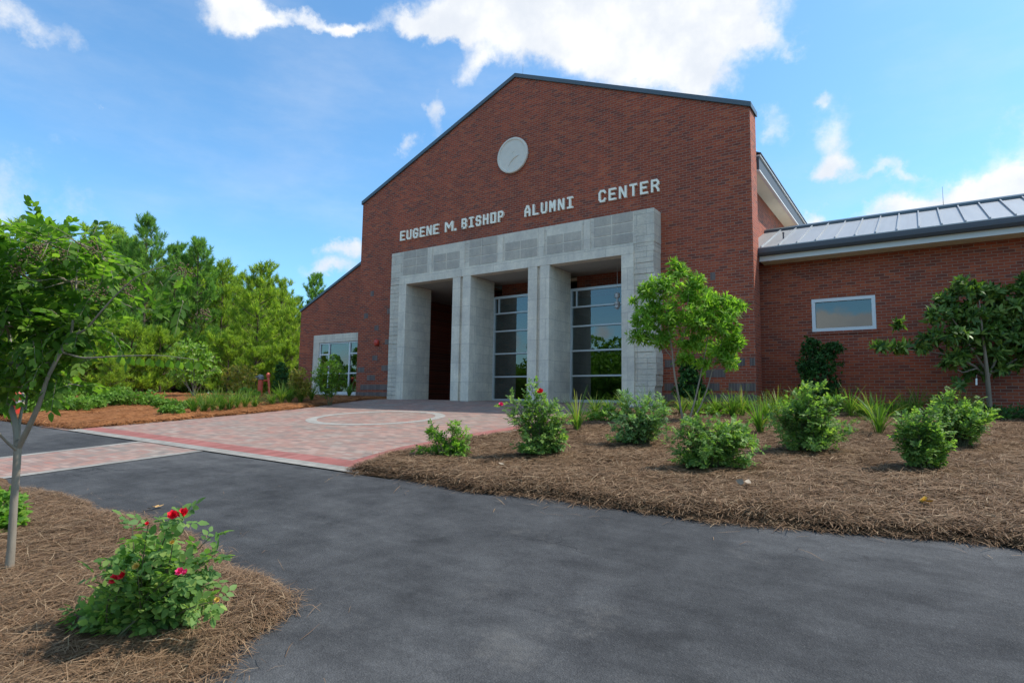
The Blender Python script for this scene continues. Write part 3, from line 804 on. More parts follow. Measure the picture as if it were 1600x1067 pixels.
# stone panels in the frieze
for gx in ([630.6, 651, 669], [678, 698, 720], [733, 752, 777], [789, 813, 840], [854, 880, 909], [927, 956, 990]):
    X = [onY(x, 622 - 5.1 * 45, YP)[0] for x in gx]
    fb = MB(); fb.box(X[0] - .012, X[2] + .012, YP - .004, YP + .04, 4.675, 5.63); part(fb, 'frieze_joint', M['stone_light'], bevel=.003)
    for r in range(3):
        for k in range(2):
            if (r == 2 and gx[0] in (678, 789, 854)): continue
            z0 = 4.69 + r * .318
            f1 = MB(); f1.box(X[k] + .018, X[k + 1] - .018, YP - .012 - .004 * ((r + k) % 2), YP + .05, z0 + .016, z0 + .298)
            part(f1, 'frieze_block', M['stone_dark'], bevel=.006)
for xg in (672, 722.5, 782, 846, 917.5):
    X = onY(xg, 395, YP)[0]; f2 = MB(); f2.box(X - .11, X + .11, YP - .018, YP + .05, 4.67, 5.62); part(f2, 'frieze_joint', M['stone_light'], bevel=.006)

# niche behind the first bay, glazing in the other two ---------------------------
NY = YB + 3.4      # the first bay runs deeper, to a brick wall with a plaque
f = MB(); f.box(-18.0, -13.745, NY, NY + .2, -.5, 4.36); part(f, 'niche_wall', M['brick_shaded'])
f = MB(); f.box(-18.1, -17.99, YB + .003, NY - .002, -.5, 4.36); part(f, 'niche_side', M['brick_shaded'])
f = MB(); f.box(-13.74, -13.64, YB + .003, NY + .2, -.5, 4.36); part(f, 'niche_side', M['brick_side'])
f = MB(); f.box(-17.988, -16.48, YB + .003, YB + .1, -.5, 4.36); part(f, 'niche_side', M['brick'])
f = MB(); f.box(-17.988, -13.742, YB + .003, NY - .002, -.5, -.045); part(f, 'niche_floor', M['greycap'])
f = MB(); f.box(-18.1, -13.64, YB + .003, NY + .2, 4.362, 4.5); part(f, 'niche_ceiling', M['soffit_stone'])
q0, q1 = onY(682, 585, NY), onY(698, 548, NY)
f = MB(); f.box(q0[0], q1[0], NY - .045, NY - .001, q0[2] + .25, q1[2] + .1); pq = part(f, 'plaque', M['bronze'], bevel=.01)
q0 = onY(694.5, 602.5, NY); q1 = q0[0]; q2 = q0[2]
f = MB(); f.box(q1 - .06, q1 + .06, NY - .05, NY - .001, q2 - .09, q2 + .09); f.box(q1 - .04, q1 + .04, NY - .065, NY - .0505, q2 - .06, q2 + .06); part(f, 'outlet_cover', M['white'], bevel=.005)
RAILS = [3.74, 3.15, 2.50, 1.68, .85, .02]


def glazing(x0, x1):
    h = MB(); h.box(x0 - .1, x1 + .1, YB + .62, YB + .80, 3.6, 4.45); part(h, 'header_wall', M['brick_shaded'])
    fr = MB(); y0, y1 = YB - .02, YB + .07
    for k, z in enumerate(RAILS):
        t = .055 if k in (0, 5) else .038
        fr.box(x0 + .06, x1 - .06, y0, y1, z - t + .02, z + t - .0)
    zl, zh = RAILS[-1] - .06, 3.79
    fr.box(x0 + .002, x0 + .06, y0 - .02, y1, zl, zh); fr.box(x1 - .06, x1 - .002, y0 - .02, y1, zl, zh)
    fr.box(x0 + .20, x0 + .245, y0 + .005, y1 - .005, RAILS[1], RAILS[0])
    o = part(fr, 'window', M['alu'], bevel=.004)
    g = MB()
    for k in range(5): g.add([(x0 + .06, YB + .03, RAILS[k + 1] + .02), (x1 - .06, YB + .03, RAILS[k + 1] + .02), (x1 - .06, YB + .03, RAILS[k] - .03), (x0 + .06, YB + .03, RAILS[k] - .03)], [(0, 1, 2, 3)])
    p = g.build('pane', M['glass'], o)
    return o


glazing(*OPN[1]); glazing(*OPN[2])
# the room behind the glass, with its lamps
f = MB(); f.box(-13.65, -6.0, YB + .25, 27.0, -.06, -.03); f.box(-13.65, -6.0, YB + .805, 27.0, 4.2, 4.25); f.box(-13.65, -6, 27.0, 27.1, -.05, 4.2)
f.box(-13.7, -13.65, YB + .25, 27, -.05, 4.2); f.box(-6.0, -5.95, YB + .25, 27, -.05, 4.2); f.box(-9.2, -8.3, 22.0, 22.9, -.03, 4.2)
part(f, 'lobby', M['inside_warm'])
for x, y in [tuple((ray(*q_) * (4.19 / ray(*q_)[2]))[:2]) for q_ in ((918, 458), (779, 471), (812, 526), (945, 500))]:
    f = MB(); f.lathe([(.11, 4.185), (.11, 4.199)], 16, (x, y, 0)); part(f, 'downlight', M['lamp'])
# pendant of stacked cylinders hanging under the ceiling of the third bay
pd = onY(964.5, 468, 17.25)
f = MB(); f.lathe([(.006, .35), (.006, 4.352 - pd[2])], 6, tuple(pd)); f.lathe([(.03, .22), (.085, .19), (.085, .06), (.035, .05), (.035, -.06), (.045, -.065), (.085, -.08), (.085, -.15), (.065, -.17), (.085, -.19), (.085, -.26), (.045, -.30), (.015, -.32)], 18, tuple(pd))
o = f.build('pendant_lamp', M['chrome'], None, smooth=False); tag(o, 'pale pendant lamp of stacked cylinders hanging in the right entrance bay', 'lamp')

# emblem and lettering -----------------------------------------------------------
EX, EZ, ER = -11.64, 8.59, .64
f = MB(); f.lathe([(ER - .09, .02), (ER - .05, .02), (ER, .045), (ER, .11), (ER - .02, .125), (ER - .07, .125), (ER - .09, .10)], 56, (EX, FY + .02, EZ), 'Y')
em = part(f, 'emblem', M['emblem'], bevel=0)
f = MB(); f.lathe([(ER - .085, .0), (ER - .085, .085)], 56, (EX, FY + .02, EZ), 'Y')
f.tube([(EX - .17, FY - .068, EZ - .38), (EX - .08, FY - .072, EZ - .24), (EX + .05, FY - .074, EZ - .12), (EX + .2, FY - .074, EZ - .06), (EX + .36, FY - .068, EZ - .06)], [.018, .034, .042, .034, .012], 6)
f.tube([(EX - .05, FY - .066, EZ + .1), (EX + .03, FY - .07, EZ + .11), (EX + .1, FY - .066, EZ + .14)], [.014, .026, .014], 6)
f.tube([(EX - .42, FY - .066, EZ - .26), (EX - .38, FY - .068, EZ - .28)], [.018, .014], 6); f.tube([(EX - .33, FY - .066, EZ - .32), (EX - .29, FY - .068, EZ - .33)], [.016, .012], 6)
o = f.build('relief', M['emblem'], em)

LZ0, LZ1 = 6.275, 6.665; LH = LZ1 - LZ0
GLY = {  # strokes on a 0..1 by 0..1 cell
    'E': [[(1, 0), (0, 0), (0, 1), (1, 1)], [(0, .52), (.8, .52)]],
    'U': [[(0, 1), (0, .2), (.22, 0), (.78, 0), (1, .2), (1, 1)]],
    'G': [[(1, .8), (.78, 1), (.22, 1), (0, .8), (0, .2), (.22, 0), (.78, 0), (1, .2), (1, .48), (.55, .48)]],
    'N': [[(0, 0), (0, 1)], [(1, 0), (1, 1)], [(.08, .98), (.92, .02)]],
    'M': [[(0, 0), (0, 1)], [(1, 0), (1, 1)], [(.08, .97), (.5, .38), (.92, .97)]],
    '.': [[(.0, -.02), (.0, .10)]],
    'B': [[(0, 0), (0, 1), (.75, 1), (1, .82), (1, .68), (.75, .52), (0, .52)], [(.75, .52), (1, .36), (1, .18), (.75, 0), (0, 0)]],
    'I': [[(.5, 0), (.5, 1)], [(.05, 1), (.95, 1)], [(.05, 0), (.95, 0)]],
    'S': [[(1, .8), (.78, 1), (.22, 1), (0, .8), (0, .66), (.2, .52), (.8, .52), (1, .36), (1, .2), (.78, 0), (.22, 0), (0, .2)]],
    'H': [[(0, 0), (0, 1)], [(1, 0), (1, 1)], [(0, .52), (1, .52)]],
    'O': [[(0, 0), (0, 1), (1, 1), (1, 0), (0, 0)]],
    'P': [[(0, 0), (0, 1), (.75, 1), (1, .8), (1, .66), (.75, .46), (0, .46)]],
    'A': [[(0, 0), (0, .55), (.4, 1), (.6, 1), (1, .55), (1, 0)], [(0, .38), (1, .38)]],
    'L': [[(0, 1), (0, 0), (1, 0)]],
    'C': [[(1, .8), (.78, 1), (.22, 1), (0, .8), (0, .2), (.22, 0), (.78, 0), (1, .2)]],
    'T': [[(0, 1), (1, 1)], [(.5, 0), (.5, 1)]],
    'R': [[(0, 0), (0, 1), (.75, 1), (1, .8), (1, .68), (.75, .5), (0, .5)], [(.6, .5), (1, .12), (1, 0)]],
}
SW = .062


def word(txt, x0, x1):
    mb = MB(); n = len(txt); adv = (x1 - x0 + .095) / n if n > 1 else 0; cw = adv - .095 - SW if n > 1 else (x1 - x0 - SW)
    k = 0
    for ci, ch in enumerate(txt):
        lx = x0 + ci * adv + SW / 2
        wdt = cw
        for stroke in GLY[ch]:
            P = [Vector((lx + u * wdt, LZ0 + SW / 2 + v_ * (LH - SW))) for u, v_ in stroke]
            for a_, b_ in zip(P[:-1], P[1:]):
                d = (b_ - a_); d.normalize(); nrm = Vector((-d.y, d.x)) * SW / 2; ex = d * SW * .5
                a2, b2 = a_ - ex * .85, b_ + ex * .85
                yf = FY - .075 - .0006 * (k % 9); k += 1
                mb.prism([tuple(a2 + nrm), tuple(a2 - nrm), tuple(b2 - nrm), tuple(b2 + nrm)], yf, FY + .01)
    return part(mb, 'lettering', M['letter'])


word('EUGENE', -17.04, -15.01); word('M', -14.69, -14.30)
mb = MB(); mb.box(-14.24, -14.15, FY - .055, FY + .01, LZ0, LZ0 + .09); part(mb, 'lettering', M['letter'])
word('BISHOP', -13.88, -11.99); word('ALUMNI', -11.10, -9.21); word('CENTER', -8.29, -6.30)

# main hall behind the gable wall ----------------------------------------------
f = MB(); f.box(-4.42, -4.12, BY + .001, 34, -.3, 6.66); part(f, 'hall_wall', M['brick_side'])
f = MB(); f.box(-18.9, -18.6, BY + .36, 34, -.3, 6.66); part(f, 'hall_wall', M['brick_side'])
f = MB(); f.box(-4.119, -3.722, BY + .002, 34, 6.63, 6.66); part(f, 'hall_soffit', M['soffit'])
f = MB(); f.box(-3.72, -3.63, BY + .052, 34, 6.60, 6.645); part(f, 'hall_trim', M['fascia'])
f = MB(); f.box(-3.722, -3.64, BY + .052, 34, 6.647, 7.03); part(f, 'hall_gutter', M['gutter'])
f = MB(); f.box(-3.722, -3.60, BY + .052, 34, 7.032, 7.075); part(f, 'hall_trim', M['fascia'])
f = MB(); f.prism([(-19.5, 7.08), (-11.6, 10.4), (-3.58, 7.09), (-3.58, 7.13), (-11.6, 10.46), (-19.5, 7.12)], BY + .055, 34); f.prism([(-18.9, 6.67), (-4.13, 6.67), (-4.13, 7.05), (-11.6, 10.3), (-18.9, 7.05)], BY + .06, 33.9)
part(f, 'hall_roof', M['gutter'])

# right wing ----------------------------------------------------------------------
WY, EY, EZ0, RY, RZ, WX1 = 18.10, 17.42, 4.31, 20.44, 5.56, 14.0
wx0, wx1, wz0, wz1 = -2.50, -1.00, 2.00, 2.89
f = MB()
f.box(-4.11, wx0, WY, WY + .3, -.6, 4.06); f.box(wx1, WX1, WY, WY + .3, -.6, 4.06); f.box(wx0, wx1, WY, WY + .3, -.6, wz0); f.box(wx0, wx1, WY, WY + .3, wz1, 4.06)
part(f, 'wing_wall', M['brick'])
f = MB(); f.box(-3.695, WX1, EY + .09, WY - .002, 3.99, 4.04); part(f, 'wing_soffit', M['soffit'])
f = MB(); f.box(-3.695, WX1, EY + .06, EY + .088, 3.97, 4.12); part(f, 'wing_fascia', M['fascia'], bevel=.006)
f = MB(); f.prism_x([(EY - .10, 4.16), (EY - .07, 4.12), (EY + .058, 4.12), (EY + .058, 4.30), (EY - .10, 4.30), (EY - .10, 4.27), (EY - .115, 4.25), (EY - .115, 4.18)], -3.69, WX1); part(f, 'gutter', M['gutter'])
m_ = (RZ - EZ0) / (RY - EY)
f = MB()
f.prism_x([(EY - .08, EZ0), (EY - .08, EZ0 + .03), (RY, RZ + .035), (2 * RY - EY, EZ0 + .03), (2 * RY - EY, EZ0), (RY, RZ)], -4.115, WX1)
for k in range(40):
    x = .025 - .455 * 9 + .455 * k
    if x < -3.9 or x > WX1: continue
    f.prism_x([(EY - .07, EZ0 + .031), (EY - .07, EZ0 + .075), (RY - .02, RZ + .078), (RY - .02, RZ + .034)], x - .014, x + .014)
part(f, 'wing_roof', M['roof'])
f = MB(); f.prism_x([(RY - .16, RZ - .02), (RY - .16, RZ + .05), (RY, RZ + .13), (RY + .16, RZ + .05), (RY + .16, RZ - .02), (RY, RZ + .05)], -4.112, WX1); part(f, 'ridge_cap', M['coping'])
f = MB(); f.prism_x([(WY + .31, 4.04), (2 * RY - EY - .7, 4.04), (RY, RZ - .3)], WX1 - .2, WX1); f.box(-4.1, WX1, 22.8, 23.0, -.5, 4.1); part(f, 'wing_end_wall', M['brick_side'])
fr = MB(); t = .085
fr.box(wx0, wx1, WY - .02, WY + .10, wz1 - t, wz1); fr.box(wx0, wx1, WY - .02, WY + .10, wz0, wz0 + t)
fr.box(wx0, wx0 + t, WY - .019, WY + .10, wz0 + t, wz1 - t); fr.box(wx1 - t, wx1, WY - .019, WY + .10, wz0 + t, wz1 - t)
o = part(fr, 'window', M['frame'])
g = MB(); g.add([(wx0 + t, WY + .05, wz0 + t), (wx1 - t, WY + .05, wz0 + t), (wx1 - t, WY + .05, wz1 - t), (wx0 + t, WY + .05, wz1 - t)], [(0, 1, 2, 3)]); g.build('pane', M['glass_wing'], o)
f = MB(); f.box(wx0 - .05, wx1 + .05, WY - .03, WY + .02, wz0 - .085, wz0 - .004); part(f, 'window_sill', M['brick'])
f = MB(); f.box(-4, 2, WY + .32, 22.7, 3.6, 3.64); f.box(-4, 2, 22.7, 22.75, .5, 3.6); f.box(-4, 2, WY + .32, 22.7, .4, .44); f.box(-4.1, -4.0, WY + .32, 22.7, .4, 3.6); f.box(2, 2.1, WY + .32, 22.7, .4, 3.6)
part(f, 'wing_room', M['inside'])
for x, y in [tuple((ray(*q_) * (3.59 / ray(*q_)[2]))[:2]) for q_ in ((1326, 474), (1334, 483), (1349, 490.5))]:
    f = MB(); f.lathe([(.10, 3.585), (.10, 3.599)], 14, (x, y, 0)); part(f, 'downlight', M['lamp'])
vp = np.array([-3.19, 18.25, 4.31 + m_ * .83])
f = MB(); f.lathe([(.05, -.1), (.05, .02), (.022, .03), (.022, .24), (.03, .25), (.03, .27)], 10, tuple(vp)); part(f, 'vent_pipe', M['gutter'])
f = MB(); f.lathe([(.007, 0), (.004, .55)], 6, (.62, RY, RZ + .1)); f.lathe([(.03, -.03), (.012, .03)], 6, (.62, RY, RZ + .1)); part(f, 'lightning_rod', M['greycap'])
f = MB(); f.lathe([(.007, 0), (.004, .5)], 6, (-11.5, 17.1, ZA + th)); part(f, 'lightning_rod', M['greycap'])
# left wing -----------------------------------------------------------------------
LX, LY = -24.15, BY
lz = lambda x: 4.02 + .445 * (x - LX)
ux0, ux1, uz0, uz1 = -23.09, -19.62, .02, 2.85
f = MB()
f.prism([(LX, -.6), (ux0, -.6), (ux0, lz(ux0)), (LX, lz(LX))], LY, LY + .3); f.prism([(ux0, uz1), (-19.2, uz1), (-19.2, lz(-19.2)), (ux0, lz(ux0))], LY, LY + .3)
f.box(ux0, -19.2, LY, LY + .3, -.6, uz0); f.box(ux1, -19.2, LY, LY + .3, uz0, uz1)
part(f, 'wing_wall', M['brick'])
f = MB(); f.box(LX, LX + .3, LY + .3, 34, -.6, 4.02); part(f, 'wing_side_wall', M['brick_side'])
f = MB(); f.prism([(LX - .04, lz(LX) + .0), (-19.0, lz(-19.0)), (-19.0, lz(-19.0) + .12), (LX - .04, lz(LX) + .11)], LY - .05, LY + .34); part(f, 'coping', M['coping'])
f = MB(); f.prism([(LX, lz(LX) - .35), (-18.91, lz(-18.9) - .4), (-18.91, lz(-18.9) - .3), (LX, lz(LX) - .25)], LY + .35, 34); part(f, 'wing_roof', M['roof'])
s_ = MB(); s_.box(ux0, ux1, LY - .03, LY + .28, uz1 - .36, uz1); s_.box(ux0, ux0 + .39, LY - .028, LY + .28, uz0, uz1 - .362); s_.box(ux1 - .36, ux1, LY - .028, LY + .28, uz0, uz1 - .362); s_.box(ux0 + .39, ux1 - .36, LY - .05, LY + .28, uz0, uz0 + .16)
part(s_, 'window_surround', M['stone'], bevel=.008)
gx0, gx1, gz0, gz1 = ux0 + .40, ux1 - .37, .19, uz1 - .37; fr = MB(); y0, y1 = LY + .02, LY + .10; t = .055
fr.box(gx0, gx1, y0, y1, gz1 - t, gz1); fr.box(gx0, gx1, y0 - .01, y1, gz0, gz0 + .1); fr.box(gx0, gx0 + t, y0, y1, gz0 + .1, gz1 - t); fr.box(gx1 - t, gx1, y0, y1, gz0 + .1, gz1 - t)
for x in (-22.03, -20.66): fr.box(x - .035, x + .035, y0, y1, gz0 + .1, gz1 - t)
for z in (1.96, 1.10):
    fr.box(gx0 + t, -22.066, y0 + .004, y1 - .004, z - .03, z + .03); fr.box(-20.624, gx1 - t, y0 + .004, y1 - .004, z - .03, z + .03)
fr.box(-21.994, -20.696, y0 + .004, y1 - .004, 1.07, 1.13)
o = part(fr, 'window', M['frame'])
g = MB(); g.add([(gx0, LY + .06, gz0), (gx1, LY + .06, gz0), (gx1, LY + .06, gz1), (gx0, LY + .06, gz1)], [(0, 1, 2, 3)]); g.build('pane', M['glass'], o)
f = MB(); f.box(LX + .31, -18.95, LY + .35, 24, -.02, .02); f.box(LX + .31, -18.95, 24, 24.1, .0, 3.6); f.box(LX + .31, -18.95, LY + .35, 24, 3.4, 3.45); part(f, 'wing_room', M['inside'])
# sounder on the wall
f = MB(); f.box(-18.28, -18.10, FY - .05, FY - .001, 2.16, 2.36); f.lathe([(.13, .05), (.13, .075), (.11, .11), (.03, .125)], 18, (-18.19, FY - .0, 2.26), 'Y')
tag(f.build('fire_alarm_bell', M['red'], None, .004), 'round red fire alarm bell on the brick wall left of the stone portal', 'alarm bell')

# standpipe and fire connection in the left bed --------------------------------------
b = at(405.5, 626, 24.0); zb = bedL.z(b[:2])[0]
t_ = empty('standpipe', (b[0], b[1], zb - .05), 'red standpipe post with a grey cast head in the left bed', 'standpipe')
mb = MB(); mb.lathe([(.10, 0), (.10, .68), (.085, .70)], 16); mb.build('post', M['orange_red'], t_)
mb = MB(); mb.lathe([(.115, .70), (.125, .72), (.125, .82), (.09, .88), (.05, .90)], 16); mb.lathe([(.05, .0), (.05, .13), (.035, .14), (.035, .16)], 10, (-.10, 0, .80), 'X'); mb.lathe([(.04, .0), (.04, .1)], 10, (0, -.11, .80), 'Y'); mb.build('head', M['greycap'], t_, .006)
b = at(417.5, 626, 25.5); zb = bedL.z(b[:2])[0]
t_ = empty('fire_hose_connection', (b[0], b[1], zb - .05), 'slim leaning red hose connection behind the standpipe post', 'hose connection')
mb = MB(); mb.tube([(.12, 0, 0), (.06, 0, .45), (-.02, 0, .78)], [.05, .05, .055], 10); mb.build('pipe', M['orange_red'], t_)
mb = MB(); mb.lathe([(.06, 0), (.085, .03), (.085, .12), (.05, .18), (.02, .2)], 12, (-.03, 0, .76)); mb.lathe([(.045, 0), (.045, .12)], 10, (-.04, -.06, .62), 'Y'); mb.build('cap', M['orange_red'], t_, .005)
b = at(25, 640, 16.5); zb = bedL.z(b[:2])[0]
t_ = empty('fire_hydrant', (b[0], b[1], zb - .05), 'red fire hydrant with bright caps, glimpsed behind the left tree trunk', 'hydrant')
mb = MB(); mb.lathe([(.13, 0), (.13, .05), (.095, .06), (.095, .46), (.14, .48), (.14, .52), (.12, .60), (.07, .67), (.03, .69), (.03, .73)], 16); mb.build('barrel', M['red'], t_)
for sx in (-1, 1):
    mb = MB(); mb.lathe([(.055, .09 * sx), (.055, .16 * sx), (.06, .165 * sx), (.06, .21 * sx)], 12, (0, 0, .38), 'X'); mb.build('side_cap', M['chrome'], t_)
mb = MB(); mb.lathe([(.075, .09), (.075, .17), (.08, .175), (.08, .22)], 12, (0, 0, .34), 'Y'); mb.build('front_cap', M['chrome'], t_)
mb = MB(); mb.lathe([(.05, 0), (.045, .02), (.02, .03)], 10, (0, 0, .73)); mb.build('bonnet_nut', M['chrome'], t_)
# ------------------------------------------------------------------ plants
def bed_z(x, y):
    p = np.array([[x, y]])
    for b_ in (bedI, bedR, bedL):
        if in_poly(p, b_.poly)[0]: return float(b_.z(p)[0])
    return float(zg(x, y))


def base_at(px, py):
    d = ray(px, py); p = G(px, py, 0.05); p = np.array([p[0], p[1], 0.0])
    for lim, x0, x1 in ((17.25, -3.8, 20), (16.1, -17.2, -3.8), (16.9, -24.3, -17.2)):   # keep it in front of the walls
        x = d[0] * lim / d[1]
        if x0 <= x < x1 and p[1] > lim: p = d * (lim / d[1])
    p[2] = bed_z(p[0], p[1]); return p


def whorl(C, A, n, L, W, spread, simple=False, droop=.15, jit=.25):
    """n leaves round the end of every twig C with axis A"""
    K = len(C); Cr = np.repeat(C, n, 0); Ar = np.repeat(A, n, 0)
    side = perp(Ar); sp = spread * (0.45 + .75 * rng.random((K * n, 1)))
    D = unit(Ar * np.cos(sp) + side * np.sin(sp)); N = unit(Ar - (Ar * D).sum(1, keepdims=True) * D + rng.normal(size=D.shape) * jit)
    N = unit(N - (N * D).sum(1, keepdims=True) * D)
    Ls = L * (0.6 + .65 * rng.random(K * n)); Ws = W * (0.7 + .5 * rng.random(K * n))
    P = Cr - Ar * (L * .6 * rng.random((K * n, 1))) + side * .004
    return leaves_np(P, D, N, Ls, Ws, droop, .10, simple)


def compound(C, A, n, L, W, rach):
    """rose-like leaves: n stalks per twig, five leaflets each"""
    K = len(C); Cr = np.repeat(C, n, 0); Ar = np.repeat(A, n, 0); side = perp(Ar); sp = .45 + .8 * rng.random((K * n, 1))
    R_ = unit(Ar * np.cos(sp) + side * np.sin(sp)); N = unit(Ar * .6 + np.array([0, 0, .7]) + rng.normal(size=R_.shape) * .3); N = unit(N - (N * R_).sum(1, keepdims=True) * R_); S = np.cross(R_, N)
    ps, ds, ns, ls = [], [], [], []
    for t, a, k in ((1.0, 0, 1.1), (.72, 1.0, 1), (.72, -1.0, 1), (.38, 1.1, .8), (.38, -1.1, .8)):
        ps.append(Cr + R_ * rach * t); ds.append(unit(R_ * math.cos(a) + S * math.sin(a) - N * .12)); ns.append(N + rng.normal(size=N.shape) * .18); ls.append(np.full(K * n, k))
    P, D, N2, k = np.concatenate(ps), np.concatenate(ds), np.concatenate(ns), np.concatenate(ls); N2 = unit(N2 - (N2 * D).sum(1, keepdims=True) * D)
    s_ = k * (0.75 + .5 * rng.random(len(P)))
    return leaves_np(P, D, N2, L * s_, W * s_, .15, .12, False)


def pairs(C, A, n, L, W, tw):
    """twigs with n opposite pairs of leaves"""
    K = len(C); out = []
    S0 = perp(A, np.array([0, 0, 1.0])); H = unit(np.cross(A, S0) + .3 * rng.normal(size=A.shape)); H = unit(H - (H * A).sum(1, keepdims=True) * A); Nn = np.cross(H, A); Nn *= np.sign(Nn[:, 2:3] + 1e-6)
    ps, ds, ns = [], [], []
    for k in range(n):
        t = (k + .4) / n
        for sg in (-1, 1):
            a = 1.0 - .35 * t
            bend = np.array([0, 0, -1.0]) * (t * t * .25)
            ps.append(C + (A + bend) * tw * t); ds.append(unit(A * math.cos(a) + sg * H * math.sin(a) - Nn * .25 + rng.normal(size=A.shape) * .22)); ns.append(Nn + rng.normal(size=Nn.shape) * .3)
    ps.append(C + (A + np.array([0, 0, -.25])) * tw); ds.append(unit(A - Nn * .3)); ns.append(Nn)
    P, D, N = np.concatenate(ps), np.concatenate(ds), np.concatenate(ns); N = unit(N - (N * D).sum(1, keepdims=True) * D)
    s_ = .65 + .6 * rng.random(len(P))
    return leaves_np(P, D, N, L * s_, W * s_, .22, .12, False)


def lobe_points(lobes, base, n, shell=.55, squash=.9, dvar=.45):
    """twig ends through lobes given as (px, py, rx, ry) of the photograph at the plant's own distance"""
    d0 = depth_of(base); k = d0 / FPX
    vol = np.array([l[2] * l[3] for l in lobes], float) ** .9; pick = rng.choice(len(lobes), n, p=vol / vol.sum())
    cen, rad = [], []
    for l in lobes:
        off = (rng.random() - .5) * 2 * dvar * l[2] * k
        cen.append(at(l[0], l[1], d0 + off)); rad.append((l[2] * k, l[3] * k))
    cen, rad = np.array(cen), np.array(rad)
    u = unit(rng.normal(size=(n, 3))); r = (shell + (1 - shell) * rng.random((n, 1)) ** .7) * (1 + .10 * rng.normal(size=(n, 1)))
    q = u * r; R_, U_ = RT, np.array([0, 0, 1.0]); F_ = np.cross(U_, R_)
    off = q[:, :1] * R_ * rad[pick][:, :1] + q[:, 1:2] * F_ * rad[pick][:, :1] * squash + q[:, 2:] * U_ * rad[pick][:, 1:]
    return cen[pick] + off, unit(off + np.array([0, 0, .35]) * np.linalg.norm(off, axis=1, keepdims=True)), cen, pick


def bent(a, b, sag=.12, n=5, jit=.03):
    a, b = np.array(a, float), np.array(b, float); L = np.linalg.norm(b - a); t = np.linspace(0, 1, n)[:, None]
    o = rng.normal(size=3) * jit * L; up = np.array([0, 0, 1.0]) * sag * L
    return a + (b - a) * t + np.sin(t * math.pi) * (o + up)


def blob_plant(name, label, cat, base, lobes, style, nclus, mat, group=None, stems=True, stem_r=.008, stem_mat=None, fol='foliage', shell=.4, twigs=None, flowers=(), dvar=.45):
    root = empty(name, base, label, cat, group)
    C, A, cen, pick = lobe_points(lobes, base, nclus, shell, dvar=dvar)
    gz = base[2]; C[:, 2] = np.maximum(C[:, 2], gz + .03)
    C -= base
    kind = style[0]
    if kind == 'rose': v, g = compound(C, A, style[1], style[2], style[3], style[4])
    elif kind == 'whorl': v, g = whorl(C, A, style[1], style[2], style[3], style[4], style[5] if len(style) > 5 else False)
    elif kind == 'pairs': v, g = pairs(C, A, style[1], style[2], style[3], style[4])
    link(fol, np_mesh(fol, v, g), mat, root)
    if stems:
        ac = Acc()
        for c in cen:
            p = c - base; q = np.array([rng.normal() * .03, rng.normal() * .03, -.02])
            w, f = tube_np(bent(q, p, .05), np.linspace(stem_r, stem_r * .55, 5), 6); ac.add(w, [f])
        nt = twigs if twigs is not None else min(len(C), 70)
        for i_ in rng.choice(len(C), nt, replace=False):
            p = cen[pick[i_]] - base; w, f = tube_np(bent(p, C[i_], .05, 4), np.linspace(stem_r * .5, stem_r * .25, 4), 4); ac.add(w, [f])
        ac.build('stem', stem_mat or M['cane'], root, True)
    for (px, py, r, m_) in flowers:
        flower(at(px, py, depth_of(base) - .05) - base, r, m_, root)
    return root


def flower(p, r, mat, parent):
    ax = unit(np.array([0, 0, .75]) - FW * .8 + RT * .25 * rng.normal()); e1 = unit(np.cross(ax, (0.2, 1, 0.1))); e2 = np.cross(ax, e1); RM = np.stack([e1, e2, ax], 0)
    """a double bloom: rings of cupped petals"""
    ac = Acc()
    for k, (n_, tilt, s_) in enumerate(((7, .25, 1.0), (6, .6, .85), (5, .95, .65), (4, 1.25, .45))):
        a = np.arange(n_) * 2 * math.pi / n_ + k * .5; D = np.stack([np.cos(a) * math.cos(tilt), np.sin(a) * math.cos(tilt), np.full(n_, math.sin(tilt))], 1)
        N = np.stack([-np.cos(a) * math.sin(tilt), -np.sin(a) * math.sin(tilt), np.full(n_, math.cos(tilt))], 1)
        v, g = leaves_np(np.zeros((n_, 3)), D, N, np.full(n_, r * s_), np.full(n_, r * s_ * .95), -.22, .12); ac.add(v @ RM + p + ax * r * .06 * k, g)
    return ac.build('flower', mat, parent)


def rose_bush(label, base, lobes, ncane, per, mat, L=.042, W=.027, rach=.070, group=None, flowers=(), dvar=.6, foot=.06, fdep=.12, low=.28):
    """canes that rise from one crown of roots, with five-part leaves along their upper length"""
    root = empty('rose_bush', base, label, 'rose bush', group)
    C, A, cen, pick = lobe_points(lobes, base, ncane, .55, dvar=dvar); C[:, 2] = np.maximum(C[:, 2], base[2] + .06); C = C - base
    tips = [at(px, py, depth_of(base) - fdep) - base for px, py, r, m_ in flowers]
    if tips: C = np.concatenate([C, np.array(tips) - unit(np.array([0, 0, .75]) - FW * .8) * .012])
    ac = Acc(); P, D = [], []
    for c in C:
        q0 = np.array([rng.normal() * foot, rng.normal() * foot, -.02]); ln = bent(q0, c, .06, 9, .07)
        w, f = tube_np(ln, np.linspace(.0062, .0022, 9), 5); ac.add(w, [f]); s0 = low + .15 * rng.random()
        for k in range(per):
            u = s0 + (1 - s0) * (k + rng.random()) / per; x = u * 8; i0 = min(7, int(x)); pt = ln[i0] + (ln[i0 + 1] - ln[i0]) * (x - i0); dr = unit(ln[i0 + 1] - ln[i0])
            P.append(pt); D.append(dr)
        P.append(ln[-1]); D.append(unit(ln[-1] - ln[-2]))
    ac.build('stem', M['cane'], root, True)
    v, g = compound(np.array(P), np.array(D), 1, L, W, rach); v[:, 2] = np.maximum(v[:, 2], .012)
    link('foliage', np_mesh('foliage', v, g), mat, root)
    for (px, py, r, m_) in flowers:
        flower(at(px, py, depth_of(base) - fdep) - base, r, m_, root)
    return root


